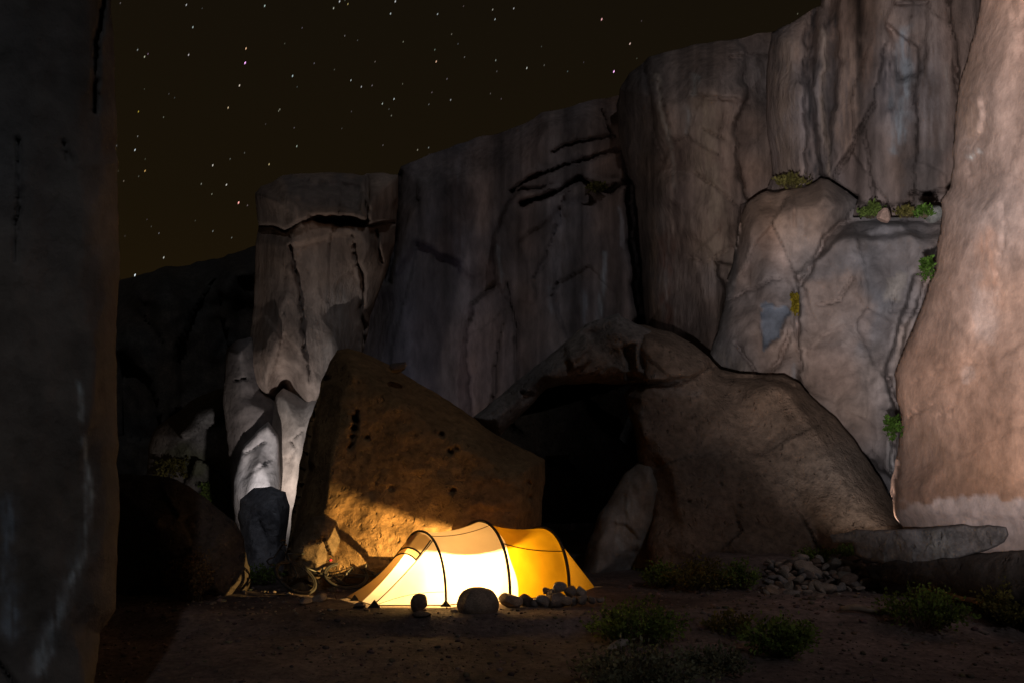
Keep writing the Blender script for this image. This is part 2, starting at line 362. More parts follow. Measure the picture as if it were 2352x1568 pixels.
rock('cliff_buttress', [(1416, 240), (1424, 205), (1445, 170), (1470, 148), (1490, 130), (1540, 116), (1600, 101), (1640, 96), (1700, 86), (1790, 70), (1820, 90), (1830, 400), (1790, 800), (1720, 1000), (1490, 1000), (1484, 745), (1472, 600), (1457, 425), (1440, 400), (1424, 330)],
     26.5, (.275, .215, .19), M_CLIFF, 5, su=-6, bulge=2.4, R=2.6, thick=6, rough=3, seed=8, big=(.35, .14, .3), fine=(.08, .8, .25), facets=(14, .16, .06, .35), streak=.6,
     regions=[([(1700, 60), (1840, 60), (1840, 470), (1720, 480), (1700, 420), (1688, 330), (1690, 270), (1712, 220)], 1.3, 5), ([(1600, 215), (1640, 225), (1705, 235), (1690, 120), (1600, 110)], -.25, 5),
              ([(1645, 600), (1690, 610), (1700, 480), (1830, 460), (1830, 1000), (1640, 1000), (1655, 760), (1665, 680)], 1.2, 6)],
     cracks=[([(1680, 132), (1720, 124), (1780, 118)], 2.5, .8), ([(1478, 150), (1488, 210), (1500, 300), (1520, 370)], 4, .35), ([(1590, 215), (1640, 226), (1720, 234)], 3, .3), ([(1615, 300), (1660, 320)], 2, .25),
             ([(1600, 400), (1640, 430), (1690, 470)], 2.5, .2), ([(1580, 590), (1620, 608), (1690, 560)], 2.5, .25)],
     stains_shade=[('l', [(1506, 170), (1520, 260), (1545, 350), (1550, 420)], 6, (.55, .48, .42), .95), ('l', [(1600, 180), (1596, 215)], 8, (.5, .52, .52), .7), ('l', [(1580, 260), (1576, 300)], 6, (.45, .46, .47), .5), ('l', [(1560, 330), (1555, 480), (1560, 760)], 26, (.14, .10, .09), .8),
             ('l', [(1500, 480), (1506, 760)], 10, (.36, .25, .18), .6), ('l', [(1625, 240), (1630, 420), (1640, 600)], 32, (.42, .325, .25), .8), ('l', [(1680, 560), (1668, 740)], 14, (.36, .30, .25), .5), ('l', [(1530, 560), (1535, 740)], 14, (.22, .105, .075), .7),
             ('l', [(1440, 260), (1455, 420)], 24, (.11, .09, .09), .8)], kind='structure')  # darkens the left edge: shade painted into the stone colour
rock('cliff_upper', [(1765, 120), (1775, 78), (1800, 62), (1840, 36), (1885, 14), (1910, -120), (2340, -120), (2340, 640), (1690, 640), (1700, 470), (1760, 440), (1772, 400), (1762, 300), (1760, 200)],
     22.5, (.25, .20, .185), M_CLIFF, 5, su=-5, bulge=1.4, R=1.8, thick=6, rough=3, seed=11, big=(.35, .16, .3), fine=(.08, .9, .2), facets=(16, .14, .06, .3), streak=.75, stretch_top=6,
     regions=[([(1856, -80), (1878, 60), (1868, 200), (1880, 330), (1890, 440), (1858, 440), (1850, 330), (1846, 200), (1850, 60)], .6, 7), ([(1905, -80), (1930, -80), (1925, 150), (1910, 300), (1900, 400), (1893, 200)], .35, 6),
              ([(2008, 235), (1962, 330), (1908, 420), (1960, 470), (2100, 470), (2110, 100), (2040, 60)], .45, 4), ([(2160, -80), (2185, 90), (2200, 190), (2196, 440), (2260, 440), (2260, -80)], -.8, 5),
              ([(2060, -80), (2130, 10), (2120, 170), (2060, 180), (2040, 60)], .3, 8)],
     cracks=[([(2006, 236), (1960, 330), (1908, 420)], 3.5, .7), ([(2168, -40), (2190, 90), (2202, 205)], 4, .9), ([(2050, 12), (2130, 0)], 3, .7), ([(2095, 447), (2140, 442), (2184, 436)], 4, .9), ([(1985, 300), (2000, 420), (2010, 470)], 3, .3),
             ([(1880, 410), (1902, 412), (1930, 432), (1968, 458)], 3, .7)],
     stains_shade=[('l', [(1862, 20), (1860, 240), (1878, 430)], 16, (.05, .05, .055), .9), ('l', [(1915, 60), (1905, 300), (1898, 400)], 12, (.075, .07, .075), .85), ('l', [(1893, 80), (1890, 260), (1905, 400)], 7, (.52, .42, .36), .9), ('l', [(1810, 100), (1800, 260), (1805, 420)], 26, (.42, .32, .265), .85),
             ('l', [(2040, 140), (2045, 260)], 20, (.05, .05, .06), .9), ('l', [(2075, 70), (2082, 200), (2062, 330)], 13, (.40, .47, .54), .8), ('l', [(2060, 100), (2050, 240)], 8, (.32, .36, .40), .5), ('l', [(2125, 120), (2150, 420)], 30, (.14, .105, .09), .75),
             ('l', [(1950, 100), (1940, 320)], 24, (.40, .29, .235), .8), ('l', [(2000, 60), (1995, 200)], 14, (.30, .20, .155), .5), ('p', [(2070, 360), (2170, 330), (2160, 440), (2080, 450)], 14, (.11, .105, .11), .55), ('l', [(2178, 150), (2165, 330)], 5, (.36, .32, .3), .6)], kind='structure')
rock('cliff_shelf', [(1692, 560), (1702, 500), (1716, 465), (1760, 441), (1850, 431), (1885, 409), (1905, 413), (1970, 456), (1955, 498), (2000, 494), (2060, 497), (2180, 502), (2260, 600), (2240, 900), (2120, 1150), (2080, 1260), (1900, 1260), (1640, 1010), (1630, 812), (1664, 700), (1672, 640), (1682, 600)],
     18.6, (.30, .243, .22), M_FACE, 5, su=-5, sv=-2.2, bulge=1.0, R=1.0, thick=4, rough=3, seed=14, big=(.4, .22, .7), fine=(.14, 1.3, .8), facets=(30, .20, .12, .8), streak=.16, mottle=.42,
     regions=[([(1748, 706), (1808, 699), (1816, 714), (1790, 772), (1752, 802)], .28, 3), ([(1830, 630), (1870, 600), (1955, 512), (2180, 515), (2130, 640), (2080, 760), (2050, 900), (2060, 1100), (1900, 1000), (1832, 860), (1836, 760)], -.55, 6),
              ([(2100, 640), (2150, 620), (2090, 800), (2050, 880), (2035, 860), (2060, 760)], .6, 8), ([(1955, 498), (2170, 502), (2170, 540), (1900, 545)], .5, 10)],
     cracks=[([(1948, 500), (1975, 470), (2004, 432)], 4, .9), ([(1818, 452), (1824, 490), (1828, 522)], 2.2, .4), ([(1945, 505), (1892, 545), (1868, 602), (1840, 650)], 4, .7), ([(1668, 692), (1720, 668), (1785, 638)], 2.6, .35), ([(1826, 660), (1834, 800), (1838, 850)], 3.5, .5),
             ([(1690, 790), (1740, 860)], 3, .4), ([(1670, 600), (1690, 560), (1700, 470)], 5, .8), ([(1775, 860), (1815, 760)], 4, .3), ([(2040, 870), (2062, 940), (2050, 1080)], 5, 1.0), ([(1960, 640), (1925, 690), (1880, 700)], 3, .25), ([(2060, 660), (2040, 720), (2110, 715)], 2.5, .25)],
     stains_shade=[('p', [(1840, 640), (1960, 625), (2010, 700), (1990, 800), (1850, 780)], 18, (.36, .27, .225), .55), ('p', [(1850, 800), (1960, 790), (1980, 900), (1880, 900)], 18, (.31, .225, .19), .5), ('l', [(1960, 560), (2100, 560)], 20, (.20, .175, .165), .6), ('p', [(1748, 706), (1808, 699), (1816, 714), (1790, 772), (1752, 802)], 2, (.20, .235, .29), .95), ('p', [(1636, 690), (1668, 640), (1690, 560), (1700, 480), (1690, 640), (1664, 780), (1634, 820)], 5, (.15, .145, .145), .7), ('l', [(2010, 800), (1990, 880)], 30, (.16, .135, .12), .35),  # the grey patch down the left edge is a painted shadow area
             ('l', [(1850, 520), (1845, 620)], 14, (.36, .33, .32), .4), ('l', [(1650, 820), (1700, 850)], 18, (.42, .36, .31), .6), ('l', [(2050, 1040), (2054, 1080)], 7, (.55, .55, .56), .7), ('l', [(1823, 840), (1822, 900)], 5, BLUE, .6), ('p', [(2040, 630), (2085, 640), (2060, 690), (2030, 690)], 6, (.40, .37, .34), .6),
             ('p', [(2060, 760), (2092, 740), (2080, 830), (2055, 850)], 6, (.36, .29, .25), .5)], kind='structure')
rock('cliff_right', [(2262, -120), (2250, 20), (2222, 140), (2206, 180), (2200, 208), (2195, 262), (2190, 330), (2184, 430), (2160, 458), (2164, 486), (2152, 560), (2146, 622), (2116, 700), (2086, 770), (2052, 862), (2062, 920), (2072, 978), (2058, 1060), (2044, 1130), (2056, 1180), (2080, 1222), (2090, 1560), (2760, 1700), (2760, -120)],
     11.2, PINK, M_WALL, 6, yfun=lambda k: 13.2 - 3 * (13.2 * k - 6.1) / (1 + 3 * k), bulge=.7, R=.8, thick=2.5, rough=3, seed=17, big=(.12, .25, .9), fine=(.03, 1.8, 1.0), facets=(24, .035, .03, .7), streak=.05, mottle=.28, stretch_top=8,
     regions=[([(2070, 990), (2110, 950), (2150, 900), (2400, 760), (2400, 1190), (2060, 1180)], -.06, 5), ([(2200, 215), (2250, 225), (2262, 260), (2250, 300), (2195, 330)], -.07, 3), ([(2250, 350), (2262, 400), (2235, 440), (2215, 380)], .05, 3), ([(2350, 0), (2420, 0), (2400, 180), (2330, 140)], .06, 6)],
     cracks=[([(2075, 965), (2110, 945), (2148, 925)], 2, .12), ([(2060, 1060), (2052, 1120), (2044, 1160)], 5, .5), ([(2160, 950), (2190, 930), (2180, 960)], 1.6, .06), ([(2300, 430), (2310, 520), (2290, 640)], 2, .05), ([(2100, 880), (2160, 845), (2240, 830)], 1.6, .05)],
     stains_shade=[('p', [(2060, 1160), (2110, 1150), (2180, 1140), (2230, 1152), (2300, 1140), (2500, 1150), (2500, 1500), (2060, 1500)], 5, (.54, .45, .43), .9), ('l', [(2220, 130), (2230, 300)], 30, (.42, .28, .20), .5), ('l', [(2225, 355), (2232, 360)], 5, (.62, .68, .68), .8), ('l', [(2248, 355), (2252, 358)], 5, (.62, .66, .66), .8),
             ('l', [(2260, 540), (2280, 700)], 20, (.47, .25, .16), .5), ('p', [(2230, 640), (2290, 660), (2280, 780), (2240, 760)], 14, (.46, .36, .32), .6), ('p', [(2205, 852), (2225, 845), (2240, 860), (2225, 880), (2208, 872)], 3, (.52, .38, .32), .7), ('l', [(2120, 1000), (2200, 1080), (2300, 1110)], 40, (.36, .225, .155), .5), ('l', [(2105, 870), (2115, 880)], 6, (.26, .18, .14), .6)], kind='structure')
rock('cliff_left', [(-900, -420), (250, -420), (256, -80), (255, 20), (262, 110), (266, 220), (268, 330), (273, 500), (276, 640), (268, 740), (268, 900), (272, 1010), (268, 1060), (276, 1130), (274, 1200), (268, 1290), (266, 1400), (232, 1452), (218, 1560), (214, 1720), (-900, 1900)],
     5.6, (.15, .147, .145), M_FACE, 7, su=1.2, bulge=.28, R=.30, thick=2.6, rough=2.2, seed=21, big=(.10, .5, .4), fine=(.03, 2.5, .6), streak=.12, mottle=.35, stretch_top=11,
     cracks=[([(245, -60), (222, 100), (218, 260)], 4, .22), ([(40, 320), (45, 460), (35, 600)], 4, .08), ([(0, 1520), (40, 1580)], 4, .1), ([(150, 330), (160, 370)], 5, .05)],
     stains_shade=[('l', [(182, 890), (190, 955)], 6, (.62, .74, .80), .85), ('l', [(192, 1005), (204, 1090), (205, 1180), (196, 1260), (180, 1300), (160, 1330)], 7, (.68, .80, .85), .95), ('l', [(160, 1330), (145, 1400), (105, 1470), (90, 1540)], 16, (.52, .62, .70), .8), ('l', [(10, 1150), (15, 1300), (25, 1450)], 18, (.38, .48, .60), .7),
             ('p', [(100, 60), (160, 50), (170, 200), (140, 250)], 16, (.15, .145, .145), .5), ('l', [(190, 1210), (175, 1290)], 14, (.30, .34, .37), .5)], kind='structure')

# ---- left tower group
rock('cliff_tower', [(586, 442), (598, 428), (622, 420), (650, 403), (690, 398), (760, 396), (834, 402), (842, 398), (916, 400), (913, 480), (906, 560), (893, 612), (873, 668), (852, 722), (838, 800), (806, 910), (738, 985), (690, 975), (668, 920), (652, 884), (634, 915), (616, 926), (590, 912), (570, 884), (561, 838), (574, 782), (583, 700), (584, 640), (587, 560), (594, 522), (589, 482)],
     21, (.33, .27, .235), M_CLIFF, 4, bulge=1.5, R=1.3, thick=4, rough=2.5, seed=25, big=(.3, .25, .4), fine=(.07, 1.2, .4), facets=(12, .06, .05, .4), streak=.22,
     regions=[([(668, 566), (740, 552), (810, 536), (835, 560), (828, 700), (815, 1000), (720, 1000), (690, 680)], .14, 6), ([(590, 515), (660, 528), (720, 505), (900, 510), (920, 380), (580, 390)], -.35, 5), ([(640, 405), (700, 480), (830, 480), (835, 430), (770, 420)], .25, 8), ([(712, 500), (800, 497), (850, 503), (840, 522), (780, 520), (730, 515)], 1.2, 3)],
     cracks=[([(588, 520), (620, 518), (655, 530), (690, 512), (720, 506), (800, 520), (850, 516), (905, 512)], 3, .5), ([(838, 400), (842, 440), (846, 500)], 3.5, .7), ([(815, 560), (832, 640), (830, 720), (838, 790)], 3.5, .4), ([(668, 566), (690, 680), (700, 800)], 2.5, .25), ([(860, 530), (880, 600)], 3, .3)],
     stains_shade=[('l', [(600, 560), (598, 700), (590, 880)], 22, (.36, .25, .19), .6), ('l', [(640, 560), (630, 800)], 14, (.22, .17, .15), .5), ('l', [(780, 690), (770, 860)], 40, (.44, .42, .41), .6), ('p', [(650, 410), (830, 405), (830, 480), (700, 480)], 10, (.2, .185, .18), .6)], kind='structure')
rock('cliff_foot', [(650, 890), (672, 902), (700, 915), (740, 900), (790, 900), (740, 1080), (720, 1300), (596, 1300), (607, 1130), (613, 1010), (624, 940), (636, 905)],
     20.3, (.46, .44, .43), M_FACE, 4, bulge=.8, R=.9, thick=2, rough=2, seed=27, big=(.12, .5, .4), fine=(.03, 2, .5), streak=.1,
     cracks=[([(690, 985), (672, 1010), (682, 1030), (660, 1060)], 2, .15), ([(655, 1050), (675, 1045)], 2, .12)], kind='structure')
rock('cliff_apron', [(518, 802), (545, 780), (578, 772), (600, 900), (640, 930), (640, 1010), (600, 1200), (540, 1200), (520, 1010), (513, 930)],
     20.35, (.155, .135, .128), M_FACE, 4, bulge=.5, R=.8, thick=2, rough=3, seed=28, facets=(5, .05, .05, .8), cracks=[([(540, 870), (560, 868)], 2, .2)], kind='structure')
rock('scree_slope', [(338, 1015), (352, 990), (400, 950), (440, 920), (490, 895), (522, 888), (640, 880), (700, 1000), (700, 1300), (330, 1300)],
     23.5, (.20, .185, .175), M_BOULDER, 4, bulge=.9, R=1.2, thick=2.5, rough=5, seed=29, big=(.35, .4, .8), fine=(.12, 1.6, .8), facets=(18, .25, .2, 1), kind='structure',
     stains_shade=[('p', [(370, 1040), (430, 1020), (520, 1060), (520, 1090), (440, 1090)], 14, (.07, .085, .03), .6), ('p', [(440, 1110), (500, 1095), (530, 1120), (500, 1150)], 12, (.08, .10, .03), .6)])
rock('boulder', [(536, 1112), (545, 1065), (562, 1022), (590, 990), (617, 968), (640, 1000), (645, 1200), (560, 1260), (540, 1200), (533, 1160)],
     19.5, (.34, .31, .30), M_FACE, 4, bulge=.8, R=.7, thick=1.6, rough=2, seed=30, facets=(4, .04, .05, .8), cracks=[([(560, 1040), (615, 1015)], 2, .12)],
     label='pale boulder lit from below at the foot of the left rock tower', cat='boulder')
rock('boulder', [(546, 1180), (556, 1146), (582, 1121), (620, 1114), (654, 1126), (664, 1160), (655, 1230), (650, 1345), (560, 1345), (552, 1240)],
     15.8, (.33, .33, .37), M_BOULDER, 4, bulge=.8, R=.6, thick=.6, rough=4.5, seed=31, big=(.15, .9, 1), fine=(.05, 2.5, 1), facets=(6, .08, .16, 1),
     label='dark grey rounded boulder standing before the brightly lit tower foot', cat='boulder')
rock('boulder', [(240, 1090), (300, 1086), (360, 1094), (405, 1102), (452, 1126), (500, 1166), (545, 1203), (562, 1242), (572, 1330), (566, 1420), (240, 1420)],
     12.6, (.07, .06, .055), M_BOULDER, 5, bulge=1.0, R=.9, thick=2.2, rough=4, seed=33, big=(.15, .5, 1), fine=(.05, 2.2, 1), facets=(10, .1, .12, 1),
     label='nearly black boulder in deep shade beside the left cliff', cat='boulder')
# ---- the boulders round the camp
rock('boulder', [(757, 832), (774, 804), (800, 797), (832, 808), (870, 825), (915, 850), (962, 880), (1010, 908), (1060, 940), (1120, 985), (1180, 1020), (1225, 1040), (1250, 1055), (1249, 1120), (1243, 1200), (1240, 1400), (636, 1400), (655, 1290), (668, 1200), (690, 1060), (702, 990), (714, 952), (736, 888)],
     14.0, BROWN, M_BOULDER, 4, sv=-2.5, bulge=1.25, R=.75, thick=3.2, rough=2.5, seed=36, big=(.13, .4, 1), fine=(.035, 2.5, 1), mottle=.2,
     pits=[(815, 965, 9, .35), (812, 985, 7, .35), (806, 1005, 5, .2), (843, 1004, 5, .15), (1013, 998, 6, .18), (1034, 1040, 7, .2), (1048, 1030, 5, .15), (1040, 1128, 7, .2), (1215, 1112, 6, .15), (1218, 1140, 6, .15), (1015, 1000, 5, .1), (900, 1120, 6, .1)],
     regions=[([(745, 870), (722, 960), (712, 1060), (700, 1100), (672, 1240), (662, 1420), (600, 1420), (620, 1200), (690, 960), (730, 860)], 1.0, 12)],
     cracks=[([(822, 945), (814, 980), (808, 1015), (800, 1030)], 3.5, .3)],
     label='large brown pitted boulder right behind the glowing tent', cat='boulder')
rock('boulder', [(664, 1275), (676, 1245), (692, 1215), (714, 1188), (748, 1180), (776, 1194), (790, 1232), (800, 1400), (655, 1400)],
     12.75, (.16, .12, .08), M_BOULDER, 3, bulge=.5, R=.45, thick=.7, rough=2, seed=38, big=(.06, .8, 1), fine=(.02, 3, 1), facets=(6, .04, .1, 1),
     label='smaller rounded rock leaning on the brown boulder left of the tent', cat='boulder')
rock('boulder', [(1457, 746), (1482, 748), (1540, 763), (1590, 790), (1625, 816), (1655, 848), (1700, 857), (1800, 861), (1838, 880), (1860, 910), (1920, 960), (1962, 1010), (2000, 1064), (2040, 1130), (2066, 1170), (2090, 1208), (2080, 1240), (1990, 1300), (1900, 1330), (1750, 1345), (1500, 1345), (1484, 1250), (1502, 1180), (1490, 1110), (1466, 1060), (1450, 960), (1434, 905), (1456, 872), (1468, 840), (1450, 800)],
     15.4, (.20, .148, .115), M_BOULDER, 4, sv=-4.6, bulge=.9, R=.8, thick=4.5, rough=2.5, seed=41, big=(.22, .35, 1), fine=(.04, 2.2, 1), facets=(9, .07, .07, 1), mottle=.22,
     regions=[([(1460, 740), (1540, 760), (1620, 812), (1640, 850), (1580, 866), (1480, 880)], -.35, 6), ([(1650, 880), (1720, 930), (1990, 1180), (2040, 1230), (1900, 1240), (1700, 1050)], .18, 30)],
     cracks=[([(1470, 885), (1540, 880), (1600, 862), (1640, 838)], 3.5, .35), ([(1660, 862), (1780, 868), (1835, 888)], 3, .2), ([(1452, 950), (1462, 1010), (1450, 1060)], 4, .3)],
     pits=[(1582, 1152, 4, .12), (1655, 1110, 4, .1), (1700, 1160, 4, .1)],
     stains_shade=[('l', [(1500, 870), (1570, 880)], 8, (.42, .39, .37), .6), ('l', [(1450, 920), (1470, 940)], 6, (.46, .42, .40), .6), ('l', [(1500, 895), (1600, 900)], 9, (.32, .28, .26), .5)],
     label='huge brown sloping boulder on the right side of the dark cave', cat='boulder')
rock('boulder', [(1408, 1130), (1432, 1092), (1462, 1062), (1500, 1050), (1560, 1100), (1560, 1345), (1322, 1345), (1340, 1290), (1352, 1248), (1374, 1186)],
     15.6, (.22, .205, .195), M_FACE, 4, bulge=.75, R=.9, thick=1.0, rough=3.5, seed=43, big=(.12, .8, 1), fine=(.035, 2.6, 1), facets=(7, .06, .12, 1), stains_shade=[('l', [(1450, 1110), (1442, 1180), (1430, 1250)], 20, (.40, .42, .43), .7), ('l', [(1380, 1200), (1362, 1280)], 16, (.22, .18, .15), .7)],
     label='pale wedge shaped rock at the cave mouth right of the tent', cat='boulder')
rock('boulder', [(1086, 957), (1150, 906), (1200, 866), (1242, 832), (1300, 782), (1345, 745), (1380, 733), (1420, 720), (1430, 728), (1458, 742), (1500, 760), (1510, 890), (1440, 884), (1350, 880), (1290, 884), (1256, 892), (1200, 950), (1150, 1000), (1112, 985)],
     16.2, (.22, .205, .20), M_BOULDER, 4, bulge=.8, R=.6, shrink=1.0, thick=9.0, rough=2.5, seed=45, big=(.15, .6, 1), fine=(.05, 2, 1), facets=(8, .12, .15, 1),
     regions=[([(1300, 800), (1345, 770), (1360, 830), (1310, 850)], -.25, 5), ([(1430, 800), (1458, 790), (1460, 870), (1440, 870)], .3, 4)],
     label='arched roof rock bridging the black cave mouth', cat='boulder')
rock('rock_slab', [(1908, 1226), (1962, 1217), (2090, 1214), (2150, 1208), (2210, 1204), (2310, 1206), (2317, 1226), (2308, 1246), (2250, 1268), (2185, 1288), (2125, 1300), (2070, 1300), (2000, 1290), (1962, 1272), (1955, 1245), (1912, 1244)],
     11.4, (.20, .175, .165), M_BOULDER, 3, su=-5.5, bulge=.14, R=.05, thick=.5, rough=3, seed=47, big=(.05, 1, 1), fine=(.025, 3, 1), facets=(9, .05, .22, .8),
     stains_shade=[('l', [(2060, 1260), (2040, 1290)], 12, (.42, .40, .38), .6), ('l', [(2150, 1240), (2170, 1270)], 24, (.38, .39, .39), .6)],
     label='long flat grey slab lying at the foot of the right cliff', cat='rock')
# floor and back of the cave: rock closing the passage under the arch, its colour dark for the cave's shade
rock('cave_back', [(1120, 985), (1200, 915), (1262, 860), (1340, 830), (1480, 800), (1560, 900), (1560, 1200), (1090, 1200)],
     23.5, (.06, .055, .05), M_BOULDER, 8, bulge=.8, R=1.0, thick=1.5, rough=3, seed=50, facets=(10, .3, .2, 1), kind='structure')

rock('boulder', [(1985, 1300), (2050, 1288), (2130, 1286), (2200, 1280), (2320, 1262), (2420, 1270), (2440, 1420), (2180, 1360), (2100, 1345), (2000, 1335)],  # added rock; near black colour stands for the shade under the slab
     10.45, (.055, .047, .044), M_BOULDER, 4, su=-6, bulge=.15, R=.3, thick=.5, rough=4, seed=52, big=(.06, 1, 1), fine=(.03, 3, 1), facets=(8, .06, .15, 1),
     label='low broken rock added and coloured dark for the shade under the long slab', cat='boulder')
# ------------------------------------------------------------------ loose stones
def stone_mesh(name, seed, sub=3, flat=(1, .85, .75), facets=9, rough=.05):
    bm = bmesh.new(); bmesh.ops.create_icosphere(bm, subdivisions=sub, radius=1)
    r2 = np.random.default_rng(seed)
    v = np.array([x.co[:] for x in bm.verts])
    for _ in range(facets):                        # knock flat faces off the ball
        n = r2.normal(size=3); n /= np.linalg.norm(n); h = r2.uniform(.55, .88)
        dd = v @ n; over = np.maximum(dd - h, 0); v = v - over[:, None] * n * .92
    v *= 1 + rough * fbm(v * 1.6 + seed, 4, seed)[:, None]
    v = v * np.array(flat)
    for x, c in zip(bm.verts, v): x.co = c
    me = bpy.data.meshes.new(name); bm.to_mesh(me); bm.free()
    me.polygons.foreach_set('use_smooth', [True] * len(me.polygons))
    return me
def colour_mesh(me, col, seed, var=.25):
    v = np.empty(len(me.vertices) * 3, np.float32); me.vertices.foreach_get('co', v); v = v.reshape(-1, 3)
    cc = np.array(col) * (1 + var * fbm(v * 1.3 + seed * 2, 3, seed))[:, None]
    at = me.color_attributes.new('col', 'FLOAT_COLOR', 'POINT')
    at.data.foreach_set('color', np.c_[np.clip(cc, .02, .8), np.ones(len(cc))].astype(np.float32).ravel())
STONE_COLS = [(.24, .20, .18), (.30, .26, .23), (.19, .165, .155), (.27, .215, .18), (.22, .215, .22), (.33, .30, .28), (.20, .15, .125), (.26, .235, .21)]
STONES = []
for k, c in enumerate(STONE_COLS):
    me = stone_mesh('stone', 100 + k, 3, (1, random.uniform(.65, .95), random.uniform(.5, .8))); colour_mesh(me, c, k); STONES.append(me)
def place_stone(name, me, loc, size, rot, label, cat='stone', group=None, sink=.15):
    o = link(name, me, M_STONE); o.scale = (size,) * 3 if not hasattr(size, '__len__') else size
    o.rotation_euler = rot; o.location = loc
    return tag(o, label, cat, group)
def own_stone(name, seed, loc, dims, rotz, col, label, facets=9, rough=.05, cat='stone', tilt=0.0):
    me = stone_mesh(name, seed, 4, (1, 1, 1), facets, rough); colour_mesh(me, col, seed)
    return place_stone(name, me, loc, dims, (tilt, 0, rotz), label, cat)
def ground_at(u, v):
    """where the sight line through (u, v) meets the ground"""
    Y = np.arange(4.0, 30, .02); x = (u - CX) / F * Y; z = EYE + (HZ - v) / F * Y; g = ground_z(x, Y); k = np.nonzero(z <= g)[0]
    if len(k): return Vector((float(x[k[0]]), float(Y[k[0]]), float(g[k[0]])))
    return P3(u, v, 13)
def size_px(px, Y): return px / F * Y

p = ground_at(963, 1404); own_stone('stone', 201, p + Vector((0, 0, .10)), (.112, .10, .135), .3, (.17, .13, .10), 'small cone shaped stone standing before the bright tent wall', 2, .07)
p = ground_at(968, 1409); own_stone('stone', 202, p + Vector((.02, -.12, .015)), (.12, .08, .05), 0, (.14, .11, .09), 'small flat stone lying under the cone shaped stone')
p = ground_at(1098, 1406); own_stone('stone', 219, p + Vector((0, .05, .10)), (.27, .20, .225), .2, (.24, .19, .155), 'big rounded stone holding down the tent front between its two middle poles', 1, .07)
p = ground_at(1172, 1396); own_stone('stone', 204, p + Vector((0, .05, .09)), (.17, .14, .12), -.3, (.27, .21, .165), 'rounded stone right beside the biggest stone at the second tent pole', 10, .05)
p = ground_at(1206, 1394); own_stone('stone', 205, p + Vector((0, .1, .08)), (.12, .1, .11), .8, (.13, .10, .085), 'dark blocky stone third along the tent front', 10, .06)
for k, (u, v, s, c) in enumerate([(1230, 1392, .10, 2), (1252, 1390, .14, 4), (1278, 1388, .17, 0), (1240, 1378, .09, 1), (1268, 1370, .12, 2), (1296, 1384, .12, 3), (1316, 1384, .10, 4), (1336, 1382, .11, 0), (1358, 1380, .09, 2), (1283, 1358, .13, 4), (1310, 1366, .12, 2), (1335, 1366, .11, 1), (1255, 1362, .08, 0), (1380, 1380, .08, 3)]):
    p = ground_at(u, 1392 + (k % 3)) if v > 1376 else ground_at(u, 1388)
    z = EYE + (HZ - v) / F * p.y
    place_stone('stone', STONES[c], (p.x, p.y + (.10 if v < 1376 else 0), max(z + s * .3, s * .4)), s, (random.uniform(0, 6), random.uniform(0, .6), random.uniform(0, 6)),
                'grey stone in the low heap along the tent rear hem', group='stones heaped along the tent rear hem')
# rubble heap
k = 0
for row in range(7):
    for c_ in range(17):
        u = 1742 + (c_ + random.uniform(-.4, .4) + (row % 2) * .5) * 18.5
        t = row / 6.0
        v = 1362 - t * 76 + random.uniform(-5, 5)
        lo = 1742 + 10 * row * .4; hi = 2055 - max(0, 3 - row) * 40
        if u < lo or u > hi: continue
        Y = 11.75 + t * .95 + random.uniform(-.06, .06)
        q_ = P3(u, v, Y); s = random.choice([.07, .09, .10, .115, .13, .15, .18]) * random.uniform(.85, 1.15)
        if u < 1800: s *= .75
        place_stone('stone', STONES[random.randrange(8)], q_, (s * random.uniform(.9, 1.3), s, s * random.uniform(.7, 1.0)), (random.uniform(-.8, .8), random.uniform(-.8, .8), random.uniform(0, 6.3)),
                    'one of the broken rocks in the rubble heap below the sloping boulder', group='rocks of the rubble heap'); k += 1
# fill under the heap (hidden earth)
# stones round the slab and scattered ones
for (u, v, s, c, lab) in [(2118, 1322, .16, 4, 'grey stone propping the right part of the long slab'), (2085, 1318, .13, 0, 'stone wedged under the middle of the long slab'), (2030, 1302, .17, 3, 'brown stone under the left end of the long slab'),
                          (2008, 1290, .12, 1, 'pale small stone against the left end of the long slab'), (2062, 1325, .12, 6, 'reddish stone at the right end of the rubble heap'),
                          (1420, 1487, .13, 5, 'pale stone at the left edge of the front green shrub'), (2215, 1315, .22, 6, 'dark flat stone under the right overhang of the long slab'),
                          (1885, 1372, .08, 3, 'small stone rolled in front of the rubble heap'), (735, 1380, .14, 2, 'grey stone on the ground left of the tent tip'), (700, 1386, .12, 2, 'small grey stone farthest left of the tent tip'),
                          (828, 1396, .10, 6, 'dark flat stone weighing the tent front corner')]:
    p = ground_at(u, v)
    place_stone('stone', STONES[c], p + Vector((0, 0, s * .35)), (s * 1.2, s, s * .7), (random.uniform(-.3, .3), random.uniform(-.3, .3), random.uniform(0, 6)), lab)
pt = P3(918, 842, on('boulder', 0, 0) if False else 13.55)
own_stone('stone', 230, pt, (.17, .12, .12), .2, (.10, .085, .08), 'small dark block perched on the top edge of the tent boulder', 12, .04)
pt = P3(2030, 497, 17.6); own_stone('stone', 231, pt, (.16, .14, .18), .4, (.42, .30, .25), 'pinkish stone on the high plant ledge of the cliff', 10, .05)
pt = P3(2142, 492, 16.9); own_stone('stone', 232, pt, (.22, .16, .20), .1, (.26, .27, .26), 'grey green stone at the right end of the high plant ledge', 10, .05)

